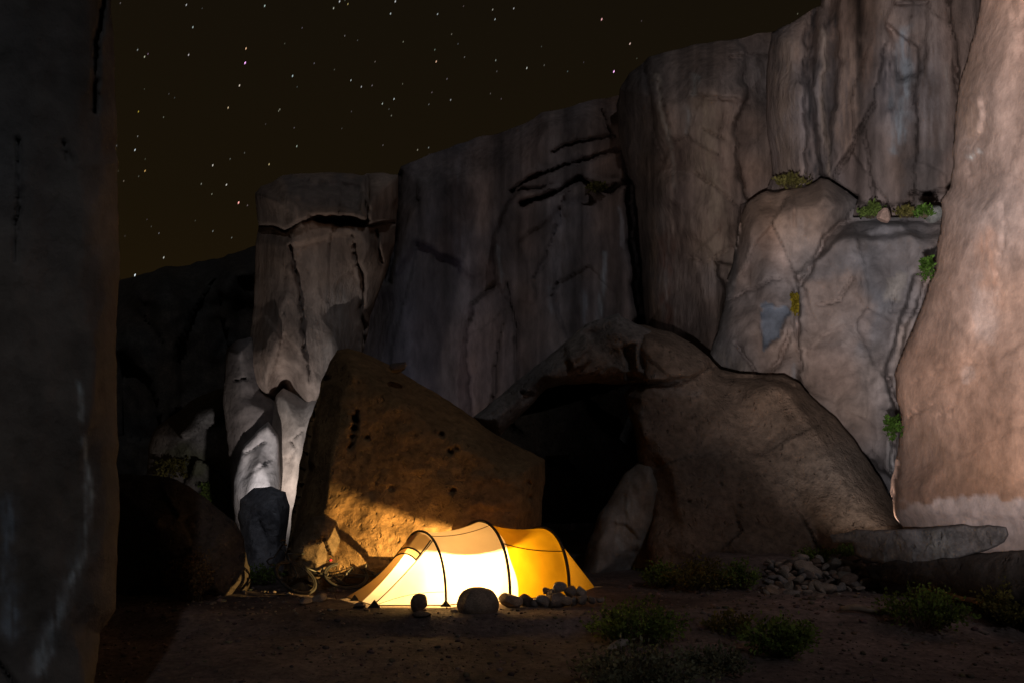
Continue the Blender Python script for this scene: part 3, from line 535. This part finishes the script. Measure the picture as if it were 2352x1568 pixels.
# gravel: one mass of small chips
def gravel():
    r2 = np.random.default_rng(9); base = stone_mesh('chip', 400, 1, (1, .8, .55), 5, .0)
    bv = np.empty(len(base.vertices) * 3, np.float32); base.vertices.foreach_get('co', bv); bv = bv.reshape(-1, 3)
    bf = np.array([p.vertices[:] for p in base.polygons]); bpy.data.meshes.remove(base)
    n = 5200; Y = r2.uniform(5.2, 13.0, n); u = r2.uniform(-100, 2450, n); x = (u - CX) / F * Y
    keep = ~((np.abs(x + .4) < 2.2) & (Y > 10.45)); x, Y = x[keep], Y[keep]; n = len(x)
    z = ground_z(x, Y); s = r2.lognormal(-4.1, .5, n) * np.clip(Y / 9, .6, 1.3)
    s = np.clip(s, .006, .06)
    a = r2.uniform(0, 6.3, n); ca, sa = np.cos(a), np.sin(a)
    V = np.empty((n, len(bv), 3))
    bx = bv[None] * s[:, None, None] * r2.uniform(.7, 1.3, (n, 1, 3))
    V[..., 0] = bx[..., 0] * ca[:, None] - bx[..., 1] * sa[:, None] + x[:, None]; V[..., 1] = bx[..., 0] * sa[:, None] + bx[..., 1] * ca[:, None] + Y[:, None]
    V[..., 2] = bx[..., 2] + z[:, None] + s[:, None] * .2
    Fc = (bf[None] + (np.arange(n) * len(bv))[:, None, None]).reshape(-1, 3)
    me = bpy.data.meshes.new('gravel'); me.vertices.add(V.size // 3); me.vertices.foreach_set('co', V.astype(np.float32).ravel())
    me.loops.add(len(Fc) * 3); me.polygons.add(len(Fc)); me.loops.foreach_set('vertex_index', Fc.astype(np.int32).ravel()); me.polygons.foreach_set('loop_start', np.arange(len(Fc), dtype=np.int32) * 3)
    me.update(calc_edges=True)
    cc = np.array([.15, .12, .105]) * r2.uniform(.5, 1.6, (n, 1)) * (1 + r2.normal(0, .08, (n, 3))); cc = np.repeat(cc, len(bv), 0)
    at = me.color_attributes.new('col', 'FLOAT_COLOR', 'POINT'); at.data.foreach_set('color', np.c_[np.clip(cc, .02, .5), np.ones(len(cc))].astype(np.float32).ravel())
    tag(link('gravel', me, M_STONE), 'small loose gravel chips strewn over the dark ground', 'gravel', kind='stuff')
gravel()

# ------------------------------------------------------------------ plants
def leaf_mat(name, col, var=.5):
    m, t, N, L = nodes(name)
    o = N('ShaderNodeOutputMaterial'); d = N('ShaderNodeBsdfDiffuse'); tr = N('ShaderNodeBsdfTranslucent'); mx = N('ShaderNodeMixShader'); mx.inputs[0].default_value = .3
    at = N('ShaderNodeAttribute'); at.attribute_name = 'tone'
    vm = N('ShaderNodeVectorMath'); vm.operation = 'MULTIPLY'; vm.inputs[0].default_value = col; L(at.outputs['Color'], vm.inputs[1])
    L(vm.outputs[0], d.inputs[0]); L(vm.outputs[0], tr.inputs[0]); L(d.outputs[0], mx.inputs[1]); L(tr.outputs[0], mx.inputs[2]); L(mx.outputs[0], o.inputs[0])
    return m
M_GREEN = leaf_mat('shrub_leaf_green', (.15, .22, .055)); M_OLIVE = leaf_mat('shrub_leaf_olive', (.17, .155, .05)); M_GREYL = leaf_mat('shrub_leaf_grey', (.16, .175, .12)); M_DRY = leaf_mat('shrub_leaf_dry', (.14, .10, .05))
M_MOSS = leaf_mat('cliff_leaf_green', (.05, .10, .018)); M_YELL = leaf_mat('cliff_leaf_yellow', (.30, .24, .03)); M_TWIG = plain_mat('twig_bark', (.10, .075, .05), .9)
def bush(name, base, w_, h_, mat, label, cat='shrub', group=None, n_stem=70, n_leaf=26, leaf=.035, seed=0, hang=False, flat=1.0):
    r2 = np.random.default_rng(seed + 500)
    root = empty(name, base); tag(root, label, cat, group)
    n = n_stem; a = r2.uniform(0, 2 * math.pi, n); rr = np.sqrt(r2.uniform(0, 1, n)); lean = rr * r2.uniform(.7, 1.1, n)
    tip = np.c_[np.cos(a) * lean * w_ / 2, np.sin(a) * lean * w_ / 2 * flat, h_ * (1 - .55 * rr ** 2) * r2.uniform(.65, 1.1, n)]
    if hang: tip[:, 2] = -h_ * r2.uniform(-.35, 1.0, n); tip[:, 1] = -np.abs(tip[:, 1]) * .6
    b0 = np.c_[np.cos(a) * rr * w_ * .16, np.sin(a) * rr * w_ * .16 * flat, a * 0]
    mid = (b0 + tip) / 2 + np.array([0, 0, h_ * .12 * (.4 if hang else 1)]) + r2.normal(0, .02 * w_, (n, 3))
    curve = lambda s: (1 - s) ** 2 * b0[:, None] + 2 * s * (1 - s) * mid[:, None] + s * s * tip[:, None]
    s = .22 + .78 * (np.arange(n_leaf)[None] + r2.uniform(0, 1, (n, n_leaf))) / n_leaf
    c = curve(s[..., None]) + r2.normal(0, .022 * w_ + .008, (n, n_leaf, 3))
    nrm = lambda x: x / (np.linalg.norm(x, axis=-1, keepdims=True) + 1e-6)
    d = nrm(r2.normal(0, 1, (n, n_leaf, 3)) + nrm(tip - b0)[:, None] * 1.1)
    sd_ = nrm(np.cross(d, r2.normal(0, 1, (n, n_leaf, 3))))
    l = (leaf * r2.uniform(.6, 1.4, (n, n_leaf, 1))); wd = l * .28
    LV = np.stack([c, c + d * l * .5 + sd_ * wd, c + d * l, c + d * l * .5 - sd_ * wd], 2).reshape(-1, 3)
    LT = np.repeat((r2.uniform(.5, 1.5, (n, 1)) * r2.uniform(.7, 1.3, (n, n_leaf))).ravel(), 4)
    TV, TF = [], []; R0 = .004 + .004 * h_
    ss = np.array([0, .35, .7, 1.0]); cs = curve(ss[None, :, None])
    g = np.arange(3) * 2.1; ringv = np.c_[np.cos(g), np.sin(g), g * 0]
    TV = (cs[:, :, None] + R0 * (1 - .7 * ss)[None, :, None, None] * ringv[None, None]).reshape(-1, 3)
    for i in range(n):
        for j in range(3):
            o0 = i * 12 + j * 3
            for k in range(3): TF.append((o0 + k, o0 + (k + 1) % 3, o0 + 3 + (k + 1) % 3, o0 + 3 + k))
    me = mesh_from('foliage', LV, [(4 * i, 4 * i + 1, 4 * i + 2, 4 * i + 3) for i in range(len(LV) // 4)], False)
    at = me.color_attributes.new('tone', 'FLOAT_COLOR', 'POINT'); tt = np.array(LT); at.data.foreach_set('color', np.c_[tt, tt, tt, tt * 0 + 1].astype(np.float32).ravel())
    link('foliage', me, mat, root)
    link('stem', mesh_from('stem', TV, TF), M_TWIG, root)
    return root
BUSHES = [(1470, 1478, 250, 105, M_GREEN, 'low green shrub in the right foreground nearest the tent', 90, 30), (1790, 1502, 230, 90, M_GREEN, 'low green shrub in the middle of the right foreground', 80, 28),
          (2120, 1438, 230, 95, M_GREEN, 'dark green shrub in front of the long slab', 80, 28), (2315, 1436, 150, 105, M_OLIVE, 'yellowish green shrub at the right picture edge', 70, 26),
          (1610, 1356, 180, 82, M_OLIVE, 'olive shrub at the foot of the sloping boulder left of the rubble', 80, 26), (1520, 1348, 110, 66, M_GREEN, 'small dark shrub between the pale wedge rock and the olive shrub', 50, 24),
          (1700, 1352, 110, 64, M_GREEN, 'dark shrub touching the left end of the rubble heap', 50, 24), (1880, 1288, 130, 30, M_GREEN, 'thin green tuft growing behind the rubble heap', 40, 20),
          (1945, 1290, 80, 48, M_GREEN, 'green tuft in the gap left of the long slab', 40, 20), (1470, 1585, 380, 105, M_GREYL, 'grey green shrub at the bottom edge right of centre', 90, 28), (1640, 1545, 200, 60, M_GREYL, 'sparse grey shrub between the two front green shrubs', 50, 22),
          (1680, 1455, 140, 55, M_OLIVE, 'sparse yellowish tuft right of the nearest green shrub', 40, 20),
          (440, 1338, 130, 130, M_DRY, 'brown dry bush against the black boulder on the left', 60, 26), (600, 1342, 110, 52, M_GREEN, 'dark grass tuft at the foot of the grey rounded boulder', 50, 18)]
for k, (u, v, wp, hp, m, lab, ns, nl) in enumerate(BUSHES):
    p = ground_at(u, v)
    if k == 12: p = Vector(P3(u, v, 11.3)); p.z = gz(p.x, p.y)
    bush('shrub', p, size_px(wp, p.y), size_px(hp, p.y), m, lab, n_stem=ns, n_leaf=nl, seed=k, leaf=.048)
for k, (u, v, wp, hp, srf, dy, m, lab, hang) in enumerate([
        (1815, 432, 90, 34, 'cliff_shelf', -.15, M_OLIVE, 'olive tuft on the small cliff ledge below the dark streaks', False), (2002, 502, 66, 40, 'cliff_shelf', -.3, M_GREEN, 'dark green spiky tuft on the high ledge beside the pink stone', False),
        (2080, 500, 50, 26, 'cliff_shelf', -.3, M_OLIVE, 'pale yellow tuft in the middle of the high ledge', False), (2122, 500, 46, 30, 'cliff_right', -.3, M_MOSS, 'bright green tuft at the right end of the high ledge', False),
        (2128, 605, 34, 42, 'cliff_right', -.12, M_MOSS, 'green fern hanging from the upper seam of the right cliff', True), (2052, 970, 54, 40, 'cliff_right', -.22, M_MOSS, 'bright green moss clump low in the seam of the right cliff', True),
        (1826, 688, 22, 42, 'cliff_shelf', -.15, M_YELL, 'yellow moss tuft beside the slate blue cliff patch', True), (1372, 440, 50, 22, 'cliff_back', -.3, M_OLIVE, 'tiny tuft in the crack atop the middle cliff slab', False),
        (400, 1065, 90, 34, 'scree_slope', -.2, M_OLIVE, 'mossy plant patch high on the left scree', True), (485, 1128, 90, 44, 'scree_slope', -.2, M_GREEN, 'mossy plant patch low on the left scree', True), (698, 1128, 24, 24, 'cliff_foot', -.2, M_MOSS, 'small green tuft at the foot of the lit tower', False),
        (810, 510, 60, 18, 'cliff_tower', -.2, M_OLIVE, 'dark tuft in the horizontal notch of the tower', False)]):
    Y = on(srf, u, v) + dy; p = P3(u, v, Y)
    bush('cliff_plant', p, size_px(wp, Y), size_px(hp, Y), m, lab, 'plant', n_stem=34, n_leaf=18, leaf=.07 * Y / 18, seed=60 + k, hang=hang, flat=.5)
# ------------------------------------------------------------------ tent
A = np.array([.8819, .4714]); NN = np.array([.4714, -.8819]); O0 = np.array([-1.293, 11.377])
KN = [(0, .86, .955), (.935, .92, 1.085), (1.987, .78, .965), (2.93, .04, .034)]
def wh(t):
    for (t0, w0, h0), (t1, w1, h1) in zip(KN, KN[1:]):
        if t <= t1 + 1e-9:
            s = (t - t0) / (t1 - t0); sag = 4 * s * (1 - s)
            if t1 > 2.5: return w0 + (w1 - w0) * s, h0 + (h1 - h0) * s
            return (w0 + (w1 - w0) * s) * (1 - .05 * sag), (h0 + (h1 - h0) * s) * (1 - .055 * sag)
def fly(t, ph, off=0.0, hem=.03):
    w_, h_ = wh(t); c, s = math.cos(ph), math.sin(ph)
    hem = hem if t < 1.988 else -.012
    n = math.copysign(abs(c) ** .92, c) * (w_ + off); z = hem + (h_ - hem + off) * abs(s) ** .84
    xy = O0 + A * t + NN * n
    return Vector((xy[0], xy[1], z))
def tube(pts, r, sides=6):
    V, Fc = [], []
    for i, p in enumerate(pts):
        a = pts[max(0, i - 1)]; b = pts[min(len(pts) - 1, i + 1)]; d = (Vector(b) - Vector(a)).normalized()
        x = d.orthogonal().normalized() if i == 0 else (px - d * px.dot(d)).normalized(); px = x; y = d.cross(x)
        for k in range(sides): V.append(Vector(p) + r * (math.cos(k * 2 * math.pi / sides) * x + math.sin(k * 2 * math.pi / sides) * y))
        if i:
            o = (i - 1) * sides
            for k in range(sides): Fc.append((o + k, o + (k + 1) % sides, o + sides + (k + 1) % sides, o + sides + k))
    Fc.append(tuple(range(sides))[::-1]); Fc.append(tuple(range(len(V) - sides, len(V))))
    return V, Fc
M_CREAM = fabric_mat('tent_cream_nylon', (.30, .27, .23), (.31, .305, .33)); M_YELLOW = fabric_mat('tent_yellow_nylon', (.12, .09, .02), (.155, .092, .003), .12); M_TAN = fabric_mat('tent_tan_cloth', (.30, .2, .10), (.045, .028, .012)); M_REAR = fabric_mat('tent_dimmed_rear', (.10, .06, .02), (.10, .06, .006))  # rear tail cloth is dimmed, the fading glow put into its colour
M_BACK = fabric_mat('tent_opaque_back', (.20, .15, .09), (.010, .007, .004)); M_WIN = fabric_mat('tent_window_mesh', (.30, .25, .17), (.40, .34, .22)); M_INNER = fabric_mat('tent_inner_yellow', (.2, .16, .08), (.10, .08, .03)); M_FLOOR = plain_mat('tent_groundsheet', (.22, .18, .13), .8)  # unseen back cloth is made nearly opaque to hold lantern spill in
M_POLE = plain_mat('tent_dark_sleeve', (.03, .026, .022), .7); M_LINE = plain_mat('tent_brown_cord', (.10, .065, .035), .9)
tent = empty('tent', (O0[0], O0[1], 0)); tag(tent, 'glowing cream and yellow tunnel tent with dark curved poles', 'tent')
def part(name, V, Fc, mat, parent=tent, smooth=True):
    base = Vector(tent.location)
    me = mesh_from(name, [Vector(v) - base for v in V], Fc, smooth)
    o = link(name, me, mat, tent)
    if parent is not tent: o.parent = parent
    return o
def grid(fn, us, vs_, skip=None):
    V = [fn(a, b) for a in us for b in vs_]; n = len(vs_); Fc = []
    for i in range(len(us) - 1):
        for j in range(n - 1):
            if skip and skip((us[i] + us[i + 1]) / 2, (vs_[j] + vs_[j + 1]) / 2): continue
            Fc.append((i * n + j, i * n + j + 1, (i + 1) * n + j + 1, (i + 1) * n + j))
    return V, Fc
PH = [math.pi * i / 48 for i in range(49)]
bt = lambda ph: .965 + .13 * (1 - math.sin(ph)) + (.02 * math.sin(ph * 9))           # where the cream cloth ends
door_gap = lambda s, ph: (.06 < s < .74) and math.radians(118) < ph < math.radians(152)
part('front_canopy', *grid(lambda s, ph: fly(s * bt(ph), ph), [i / 24 for i in range(25)], PH, lambda s, ph: ph > math.radians(95)), M_CREAM)
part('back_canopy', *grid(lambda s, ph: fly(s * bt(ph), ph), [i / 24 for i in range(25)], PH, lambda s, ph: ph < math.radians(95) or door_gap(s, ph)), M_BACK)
part('rear_canopy', *grid(lambda s, ph: fly(bt(ph) + .004 + s * (1.987 - bt(ph)), ph), [i / 22 for i in range(23)], PH), M_YELLOW)
part('tail_canopy', *grid(lambda s, ph: fly(1.990 + s * .94, ph), [i / 14 for i in range(15)], PH), M_REAR)
# vestibule
Cc = Vector((-1.85, 10.62, .03)); Tt = Vector((-2.37, 11.39, .03)); PS = math.radians(62)
def fan(corner, ph0, ph1, sag=.05):
    def fn(s, ph):
        a = fly(0, ph); p = a.lerp(corner, s); p.z -= sag * math.sin(math.pi * s) * math.sin(ph) * .5; p.z = max(p.z, .03); return p
    return grid(fn, [i / 18 for i in range(19)], [ph0 + (ph1 - ph0) * i / 20 for i in range(21)])
def front_fn(s, q):
    ph = PS + (math.radians(140) - PS) * q; a = fly(0, ph); b = Cc.lerp(Tt, q); p = a.lerp(b, s); p.z -= .07 * math.sin(math.pi * s); p.z = max(p.z, .03); return p
part('side_panel', *fan(Cc, 0, PS), M_CREAM)
part('back_panel', *fan(Tt, math.radians(158), math.pi), M_BACK)
part('front_panel', *grid(front_fn, [i / 20 for i in range(21)], [.40 * i / 14 for i in range(15)]), M_CREAM)
part('left_panel', *grid(lambda s, q: front_fn(s, q) , [i / 20 for i in range(21)], [.402 + .598 * i / 12 for i in range(13)]), M_TAN)  # rest of the front in a tan, less translucent cloth
# window vent under the front pole
def win(s, q, up=.012):
    p = front_fn(s, q); p.z += up; p.y -= up; return p
wn = part('window', *grid(lambda s, q: win(s, q), [.02 + .25 * i / 8 for i in range(9)], [.03 + .80 * i / 12 for i in range(13)]), M_WIN)
for nm, pts, r in (('window_frame', [win(.275, .02 + .84 * i / 12, .016) for i in range(13)], .011), ('window_band', [win(.20, .03 + .82 * i / 12, .016) for i in range(13)], .013), ('window_frame', [win(.02 + .255 * i / 8, .03, .016) for i in range(9)], .012), ('window_frame', [win(.02 + .255 * i / 8, .84, .016) for i in range(9)], .012)):
    part(nm, *tube(pts, r), M_POLE, wn)
# poles in their sleeves
for t, r, lim in ((0.0, .017, 180), (.935, .021, 180), (1.987, .024, 180)):
    part('pole', *tube([fly(t, math.radians(lim) * i / 44, .018) for i in range(45)], r, 8), M_POLE)
# seams, cords and hems
def cord(name, pts, r=.0055, mat=None): return part(name, *tube(pts, r, 5), mat or M_LINE)
def on_fly(t0, p0, t1, p1, n=16, off=.012): return [fly(t0 + (t1 - t0) * i / n, math.radians(p0 + (p1 - p0) * i / n), off) for i in range(n + 1)]
cord('seam', on_fly(.0, 70, .935, 72)); cord('seam', on_fly(.95, 44, 1.985, 38), .008)
cord('seam', [front_fn(s / 16, 0) + Vector((0, -.012, .008)) for s in range(17)], .0085, M_POLE)
cord('seam', [fly(.0, math.radians(8)).lerp(Cc + Vector((.03, -.01, .0)), i / 8) + Vector((0, -.01, .05 * math.sin(math.pi * i / 8))) for i in range(9)], .0035)
cord('hem_tape', [Cc.lerp(fly(0, 0), i / 10) + Vector((0, -.008, 0)) for i in range(11)], .008); cord('hem_tape', on_fly(0, 0, 1.987, 0, 24, .006), .008); cord('hem_tape', [Cc.lerp(Tt, i / 8) + Vector((-.008, -.004, 0)) for i in range(9)], .008)
cord('guy_line', [fly(.935, math.radians(24), .02), fly(.935, math.radians(24)).lerp(Vector((-.02, 10.9, .02)), .5), Vector((-.02, 10.92, .02))], .004)
cord('guy_line', [fly(.0, math.radians(30), .02), fly(.0, 0, .05)], .004)
def peg_patch(name, p, s):
    V = [p + Vector((-s, -.012, 0)), p + Vector((s, -.012, 0)), p + Vector((0, -.012, s * 1.25)), p + Vector((-s, .012, 0)), p + Vector((s, .012, 0)), p + Vector((0, .012, s * 1.25))]
    return part(name, V, [(0, 1, 2), (5, 4, 3), (0, 3, 4, 1), (1, 4, 5, 2), (2, 5, 3, 0)], M_POLE, smooth=False)
f0 = fly(0, 0, .015); peg_patch('pole_foot_patch', Vector((f0.x, f0.y - .02, .012)), .075); f1 = fly(.935, 0, .015); peg_patch('pole_foot_patch', Vector((f1.x, f1.y - .02, .012)), .07)
peg_patch('corner_patch', Cc + Vector((.02, -.03, -.035)), .09); peg_patch('corner_patch', Vector((-2.19, 11.08, .02)), .07)
for p0, d in ((Cc, Vector((-.10, -.10, 0))), (Tt, Vector((-.12, -.03, 0))), (f0, Vector((.02, -.12, 0)))):
    q0 = p0 + d; q0.z = gz(q0.x, q0.y) - .06
    part('stake', *tube([q0, q0 + Vector((d.x * .3, d.y * .3, .14))], .008, 6), M_LINE)
# inside: groundsheet
part('groundsheet', [Vector((*(O0 + A * t + NN * n), .02)) for t, n in ((-.1, .62), (1.95, .62), (2.5, .2), (2.5, -.2), (1.95, -.62), (-.1, -.62))], [(0, 1, 2, 3, 4, 5)], M_FLOOR, smooth=False)
# lantern hanging in the vestibule (the lamp the photograph shows glowing through the cloth)
LX = O0 + A * .50 + NN * .06; LZ = .44
lan = empty('lantern', (LX[0], LX[1], LZ - .12)); tag(lan, 'shaded camping lantern glowing inside the front half of the tent', 'lantern')
def lathe(prof, n=20):
    V = [(r * math.cos(2 * math.pi * k / n), r * math.sin(2 * math.pi * k / n), z) for r, z in prof for k in range(n)]; Fc = []
    for i in range(len(prof) - 1):
        for k in range(n): Fc.append((i * n + k, i * n + (k + 1) % n, (i + 1) * n + (k + 1) % n, (i + 1) * n + k))
    return V, Fc
M_SHADE = fabric_mat('lantern_shade_cloth', (.40, .31, .20), (.003, .002, .001)); M_BODY = plain_mat('lantern_body_plastic', (.10, .09, .08), .5)
M_GLOBE = plain_mat('lantern_bulb', (.9, .8, .6), .4, emit=(1, .72, .42), estr=8.0)
link('lamp_base', mesh_from('lamp_base', *lathe([(.0, 0), (.038, 0), (.042, .02), (.036, .06), (.0, .062)])), M_BODY, lan)
link('bulb', mesh_from('bulb', *lathe([(.0, .075), (.010, .078), (.012, .092), (.008, .104), (.0, .106)])), M_GLOBE, lan)
sh_ = link('lamp_shade', mesh_from('lamp_shade', *lathe([(.168, .005), (.150, .024), (.07, .044), (.0, .048)])), M_SHADE, lan)
sh_.location = (0, 0, .200); sh_.rotation_mode = 'AXIS_ANGLE'; sh_.rotation_axis_angle = (math.radians(4.0), A[0], A[1], 0)
link('hook', mesh_from('hook', *tube([Vector((0, 0, .246)), Vector((0, 0, .43)), Vector((0, .012, .53))], .003)), M_BODY, lan)
for k in range(3):
    a = k * 2.094; link('shade_arm', mesh_from('shade_arm', *tube([Vector((.036 * math.cos(a), .036 * math.sin(a), .055)), Vector((.05 * math.cos(a), .05 * math.sin(a), .14)), Vector((.06 * math.cos(a), 0.06 * math.sin(a), .236))], .002)), M_BODY, lan)
ld = bpy.data.lights.new('lantern_glow', 'POINT'); ld.energy = 680; ld.color = (1.0, .585, .17); ld.shadow_soft_size = .009
lo = bpy.data.objects.new('lantern_glow', ld); C.objects.link(lo); lo.location = (0, 0, .118 + .022); lo.parent = lan

# ------------------------------------------------------------------ bicycles lying by the boulder
M_TYRE = plain_mat('bike_tyre_rubber', (.025, .025, .025), .85); M_RIM = plain_mat('bike_rim_metal', (.06, .057, .054), .5, .5); M_FRAME = plain_mat('bike_frame_paint', (.03, .034, .036), .4, .2); M_BAG = plain_mat('bike_bag_canvas', (.05, .045, .04), .8); M_RED = plain_mat('tail_light_red', (.6, .01, .01), .3, emit=(1, .02, .03), estr=1.6)
def bicycle(loc, rz, lean, label, red):
    root = empty('bicycle', loc); tag(root, label, 'bicycle', 'bicycles by the tent')
    root.rotation_euler = Matrix.Rotation(rz, 3, 'Z').to_4x4().to_euler() if lean == 0 else (Matrix.Rotation(rz, 3, 'Z') @ Matrix.Rotation(lean, 3, 'X')).to_euler()
    def tp(name, pts, r, mat, par=root, sides=8): return link(name, mesh_from(name, *tube([Vector(p) for p in pts], r, sides)), mat, par)
    def ring(R, n=40): return [Vector((R * math.cos(2 * math.pi * k / n), 0, R * math.sin(2 * math.pi * k / n))) for k in range(n + 1)]
    for cx in (-.52, .52):
        wh_ = empty('wheel', (cx, 0, .34)); wh_.parent = root
        tp('tyre', ring(.325), .022, M_TYRE, wh_); tp('rim', ring(.297), .011, M_RIM, wh_); tp('hub', [(0, -.05, 0), (0, .05, 0)], .02, M_RIM, wh_)
        for k in range(14):
            a = 2 * math.pi * k / 14; tp('spoke', [(0, .02 * (-1) ** k, 0), (.296 * math.cos(a), 0, .296 * math.sin(a))], .0015, M_RIM, wh_, 3)
    bb = (-.08, 0, .29); st = (-.22, 0, .80); hd = (.36, 0, .82); hb = (.40, 0, .66)
    fr = tp('frame', [bb, st], .016, M_FRAME); tp('top_tube', [(-.21, 0, .76), hd], .014, M_FRAME, fr); tp('down_tube', [bb, hb], .018, M_FRAME, fr); tp('head_tube', [hd, hb], .02, M_FRAME, fr)
    for s in (-.04, .04):
        tp('stay', [bb, (-.52, s, .34)], .009, M_FRAME, fr); tp('stay', [(-.205, 0, .74), (-.52, s, .34)], .008, M_FRAME, fr)
        tp('fork_blade', [hb, (.46, s, .5), (.52, s, .34)], .011, M_FRAME)
    tp('stem', [hd, (.34, 0, .90), (.41, 0, .93)], .014, M_FRAME)
    tp('handlebar', [(.50, -.21, .80), (.56, -.215, .84), (.56, -.21, .90), (.50, -.20, .93), (.41, -.18, .935), (.41, 0, .93), (.41, .18, .935), (.50, .20, .93), (.56, .21, .90), (.56, .215, .84), (.50, .21, .80)], .013, M_RIM)
    tp('seat_post', [st, (-.24, 0, .90)], .013, M_RIM)
    V, Fc = lathe([(0, -.13), (.055, -.12), (.07, -.06), (.045, .03), (.022, .12), (0, .135)], 12)
    link('saddle', mesh_from('saddle', [(z - .24, x, .92 + y * .45) for x, y, z in V], Fc), M_BAG, root)
    tp('chainring', [Vector((.09 * math.cos(2 * math.pi * k / 20) + bb[0], .045, .09 * math.sin(2 * math.pi * k / 20) + bb[2])) for k in range(21)], .006, M_RIM)
    for s in (1, -1): cr = tp('crank', [(bb[0], .06 * s, bb[2]), (bb[0] + .14 * s, .065 * s, bb[2] - .09 * s)], .010, M_RIM); tp('pedal', [(bb[0] + .14 * s, .06 * s, bb[2] - .09 * s), (bb[0] + .14 * s, .16 * s, bb[2] - .09 * s)], .016, M_BAG, cr)
    V, Fc = lathe([(0, -.17), (.06, -.165), (.10, -.08), (.11, .02), (.07, .15), (0, .17)], 12)
    link('saddle_bag', mesh_from('saddle_bag', [(z - .46, x, .80 + y) for x, y, z in V], Fc), M_BAG, root)
    tp('rack', [(-.24, 0, .70), (-.66, 0, .70)], .008, M_RIM)
    if red: link('tail_light', mesh_from('tail_light', *lathe([(0, -.018), (.02, -.01), (.022, .006), (0, .02)], 12)), M_RED, root).location = (-.68, 0, .74)
    return root
bicycle((-2.72, 12.10, .04), math.radians(240), math.radians(48), 'bicycle leaning in the dark against the small rounded rock', False)
bicycle((-1.95, 12.15, .08), math.radians(24), math.radians(-60), 'bicycle with a red tail light lying behind the tent tip', True)

# driftwood and small camp litter
V, Fc = tube([Vector((0, 0, .05)), Vector((.18, .03, .075)), Vector((.40, -.02, .05)), Vector((.62, .02, .04)), Vector((.8, -.03, .02))], .05, 8)
for i, k in enumerate((.6, 1.0, .9, .6, .3)):
    c = sum((V[i * 8 + j] for j in range(8)), Vector()) / 8
    for j in range(8): V[i * 8 + j] = c + (V[i * 8 + j] - c) * k * (1 + .15 * math.sin(j * 2.3 + i))
o = link('driftwood', mesh_from('driftwood', V, Fc), plain_mat('weathered_wood', (.26, .21, .17), .9, vary=.4, scale=9)); o.location = ground_at(1930, 1408); o.rotation_euler = (0, 0, -.1)
tag(o, 'pale weathered branch lying left of the dark green shrub', 'driftwood')

# ------------------------------------------------------------------ stars
def stars():
    r2 = np.random.default_rng(77); D0 = 900.0
    S = [(565, 112, 1.0, (1, .6, .35)), (563, 145, 1.5, (1, .45, 1)), (550, 197, .9, (1, .85, .7)), (524, 248, .8, (1, .75, .45)), (548, 466, 1.5, (1, .4, .35)), (1382, 45, 1.1, (1, .5, .5)), (1410, 165, 1.4, (1, .5, .95)), (1447, 101, .9, (1, .7, .6)), (1002, 142, .9, (1, .6, .4)),
         (310, 345, .9, (.85, .95, 1)), (333, 393, .8, (1, .6, .2)), (318, 257, .6, (1, .75, .1)), (310, 632, 1.2, (.85, .95, 1)), (376, 592, .8, (.9, .9, .8)), (316, 115, .5, (.9, .95, .9)), (332, 131, .7, (1, 1, .7)), (443, 63, .7, (.85, 1, .95)), (428, 12, .7, (1, 1, 1)), (608, 14, .8, (.8, 1, .9)), (780, 4, .8, (1, 1, 1)), (799, 10, .6, (1, .8, .3)),
         (908, 4, .8, (1, 1, 1)), (897, 32, .7, (.9, 1, 1)), (1005, 33, .6, (.9, 1, 1)), (672, 175, .8, (.8, 1, 1)), (806, 185, .6, (.9, 1, 1)), (830, 200, .6, (1, 1, 1)), (1210, 157, .7, (1, 1, .9)), (905, 228, .7, (.9, 1, 1)), (520, 425, .8, (1, .95, .85)), (618, 378, .7, (1, .8, .4)), (1137, 45, .6, (.9, 1, 1)), (1180, 20, .6, (1, 1, 1)), (1035, 230, .5, (1, 1, 1))]
    for _ in range(760):
        u = r2.uniform(-500, 2900); v = r2.uniform(-900, 690); S.append((u, v, min(.85, .16 + r2.exponential(.16)), tuple(np.clip(np.array([1, .93, .82]) * (1 + r2.normal(0, .12, 3)), .3, 1))))
    V, Fc, col = [], [], []
    for u, v, m, c in S:
        p = P3(u, v, D0); k = .9 + .5 * min(m, 1.2); l = 2.6 * k * D0 / F; w_ = 1.05 * k * D0 / F; a = math.radians(68 + r2.normal(0, 3)); d = Vector((math.cos(a), 0, math.sin(a))); x = Vector((-math.sin(a), 0, math.cos(a)))
        o = len(V); V += [p + d * l, p - d * l, p + x * w_, p - x * w_, p + Vector((0, w_, 0)), p - Vector((0, w_, 0))]; col += [(*(np.array(c) * m ** 1.5 * .75), 1)] * 6
        for i, j, q in ((0, 2, 5), (0, 5, 3), (0, 3, 4), (0, 4, 2), (1, 5, 2), (1, 3, 5), (1, 4, 3), (1, 2, 4)): Fc.append((o + i, o + j, o + q))
    me = mesh_from('stars', V, Fc, False); at = me.color_attributes.new('glow', 'FLOAT_COLOR', 'POINT'); at.data.foreach_set('color', np.array(col, np.float32).ravel())
    m, t, N, L = nodes('star_light'); o = N('ShaderNodeOutputMaterial'); e = N('ShaderNodeEmission'); a = N('ShaderNodeAttribute'); a.attribute_name = 'glow'; L(a.outputs['Color'], e.inputs[0]); e.inputs[1].default_value = 1.0; L(e.outputs[0], o.inputs[0])
    m.cycles.emission_sampling = 'NONE'
    tag(link('stars', me, m), 'small coloured stars scattered over the dark brown night sky', 'stars', kind='stuff')
stars()
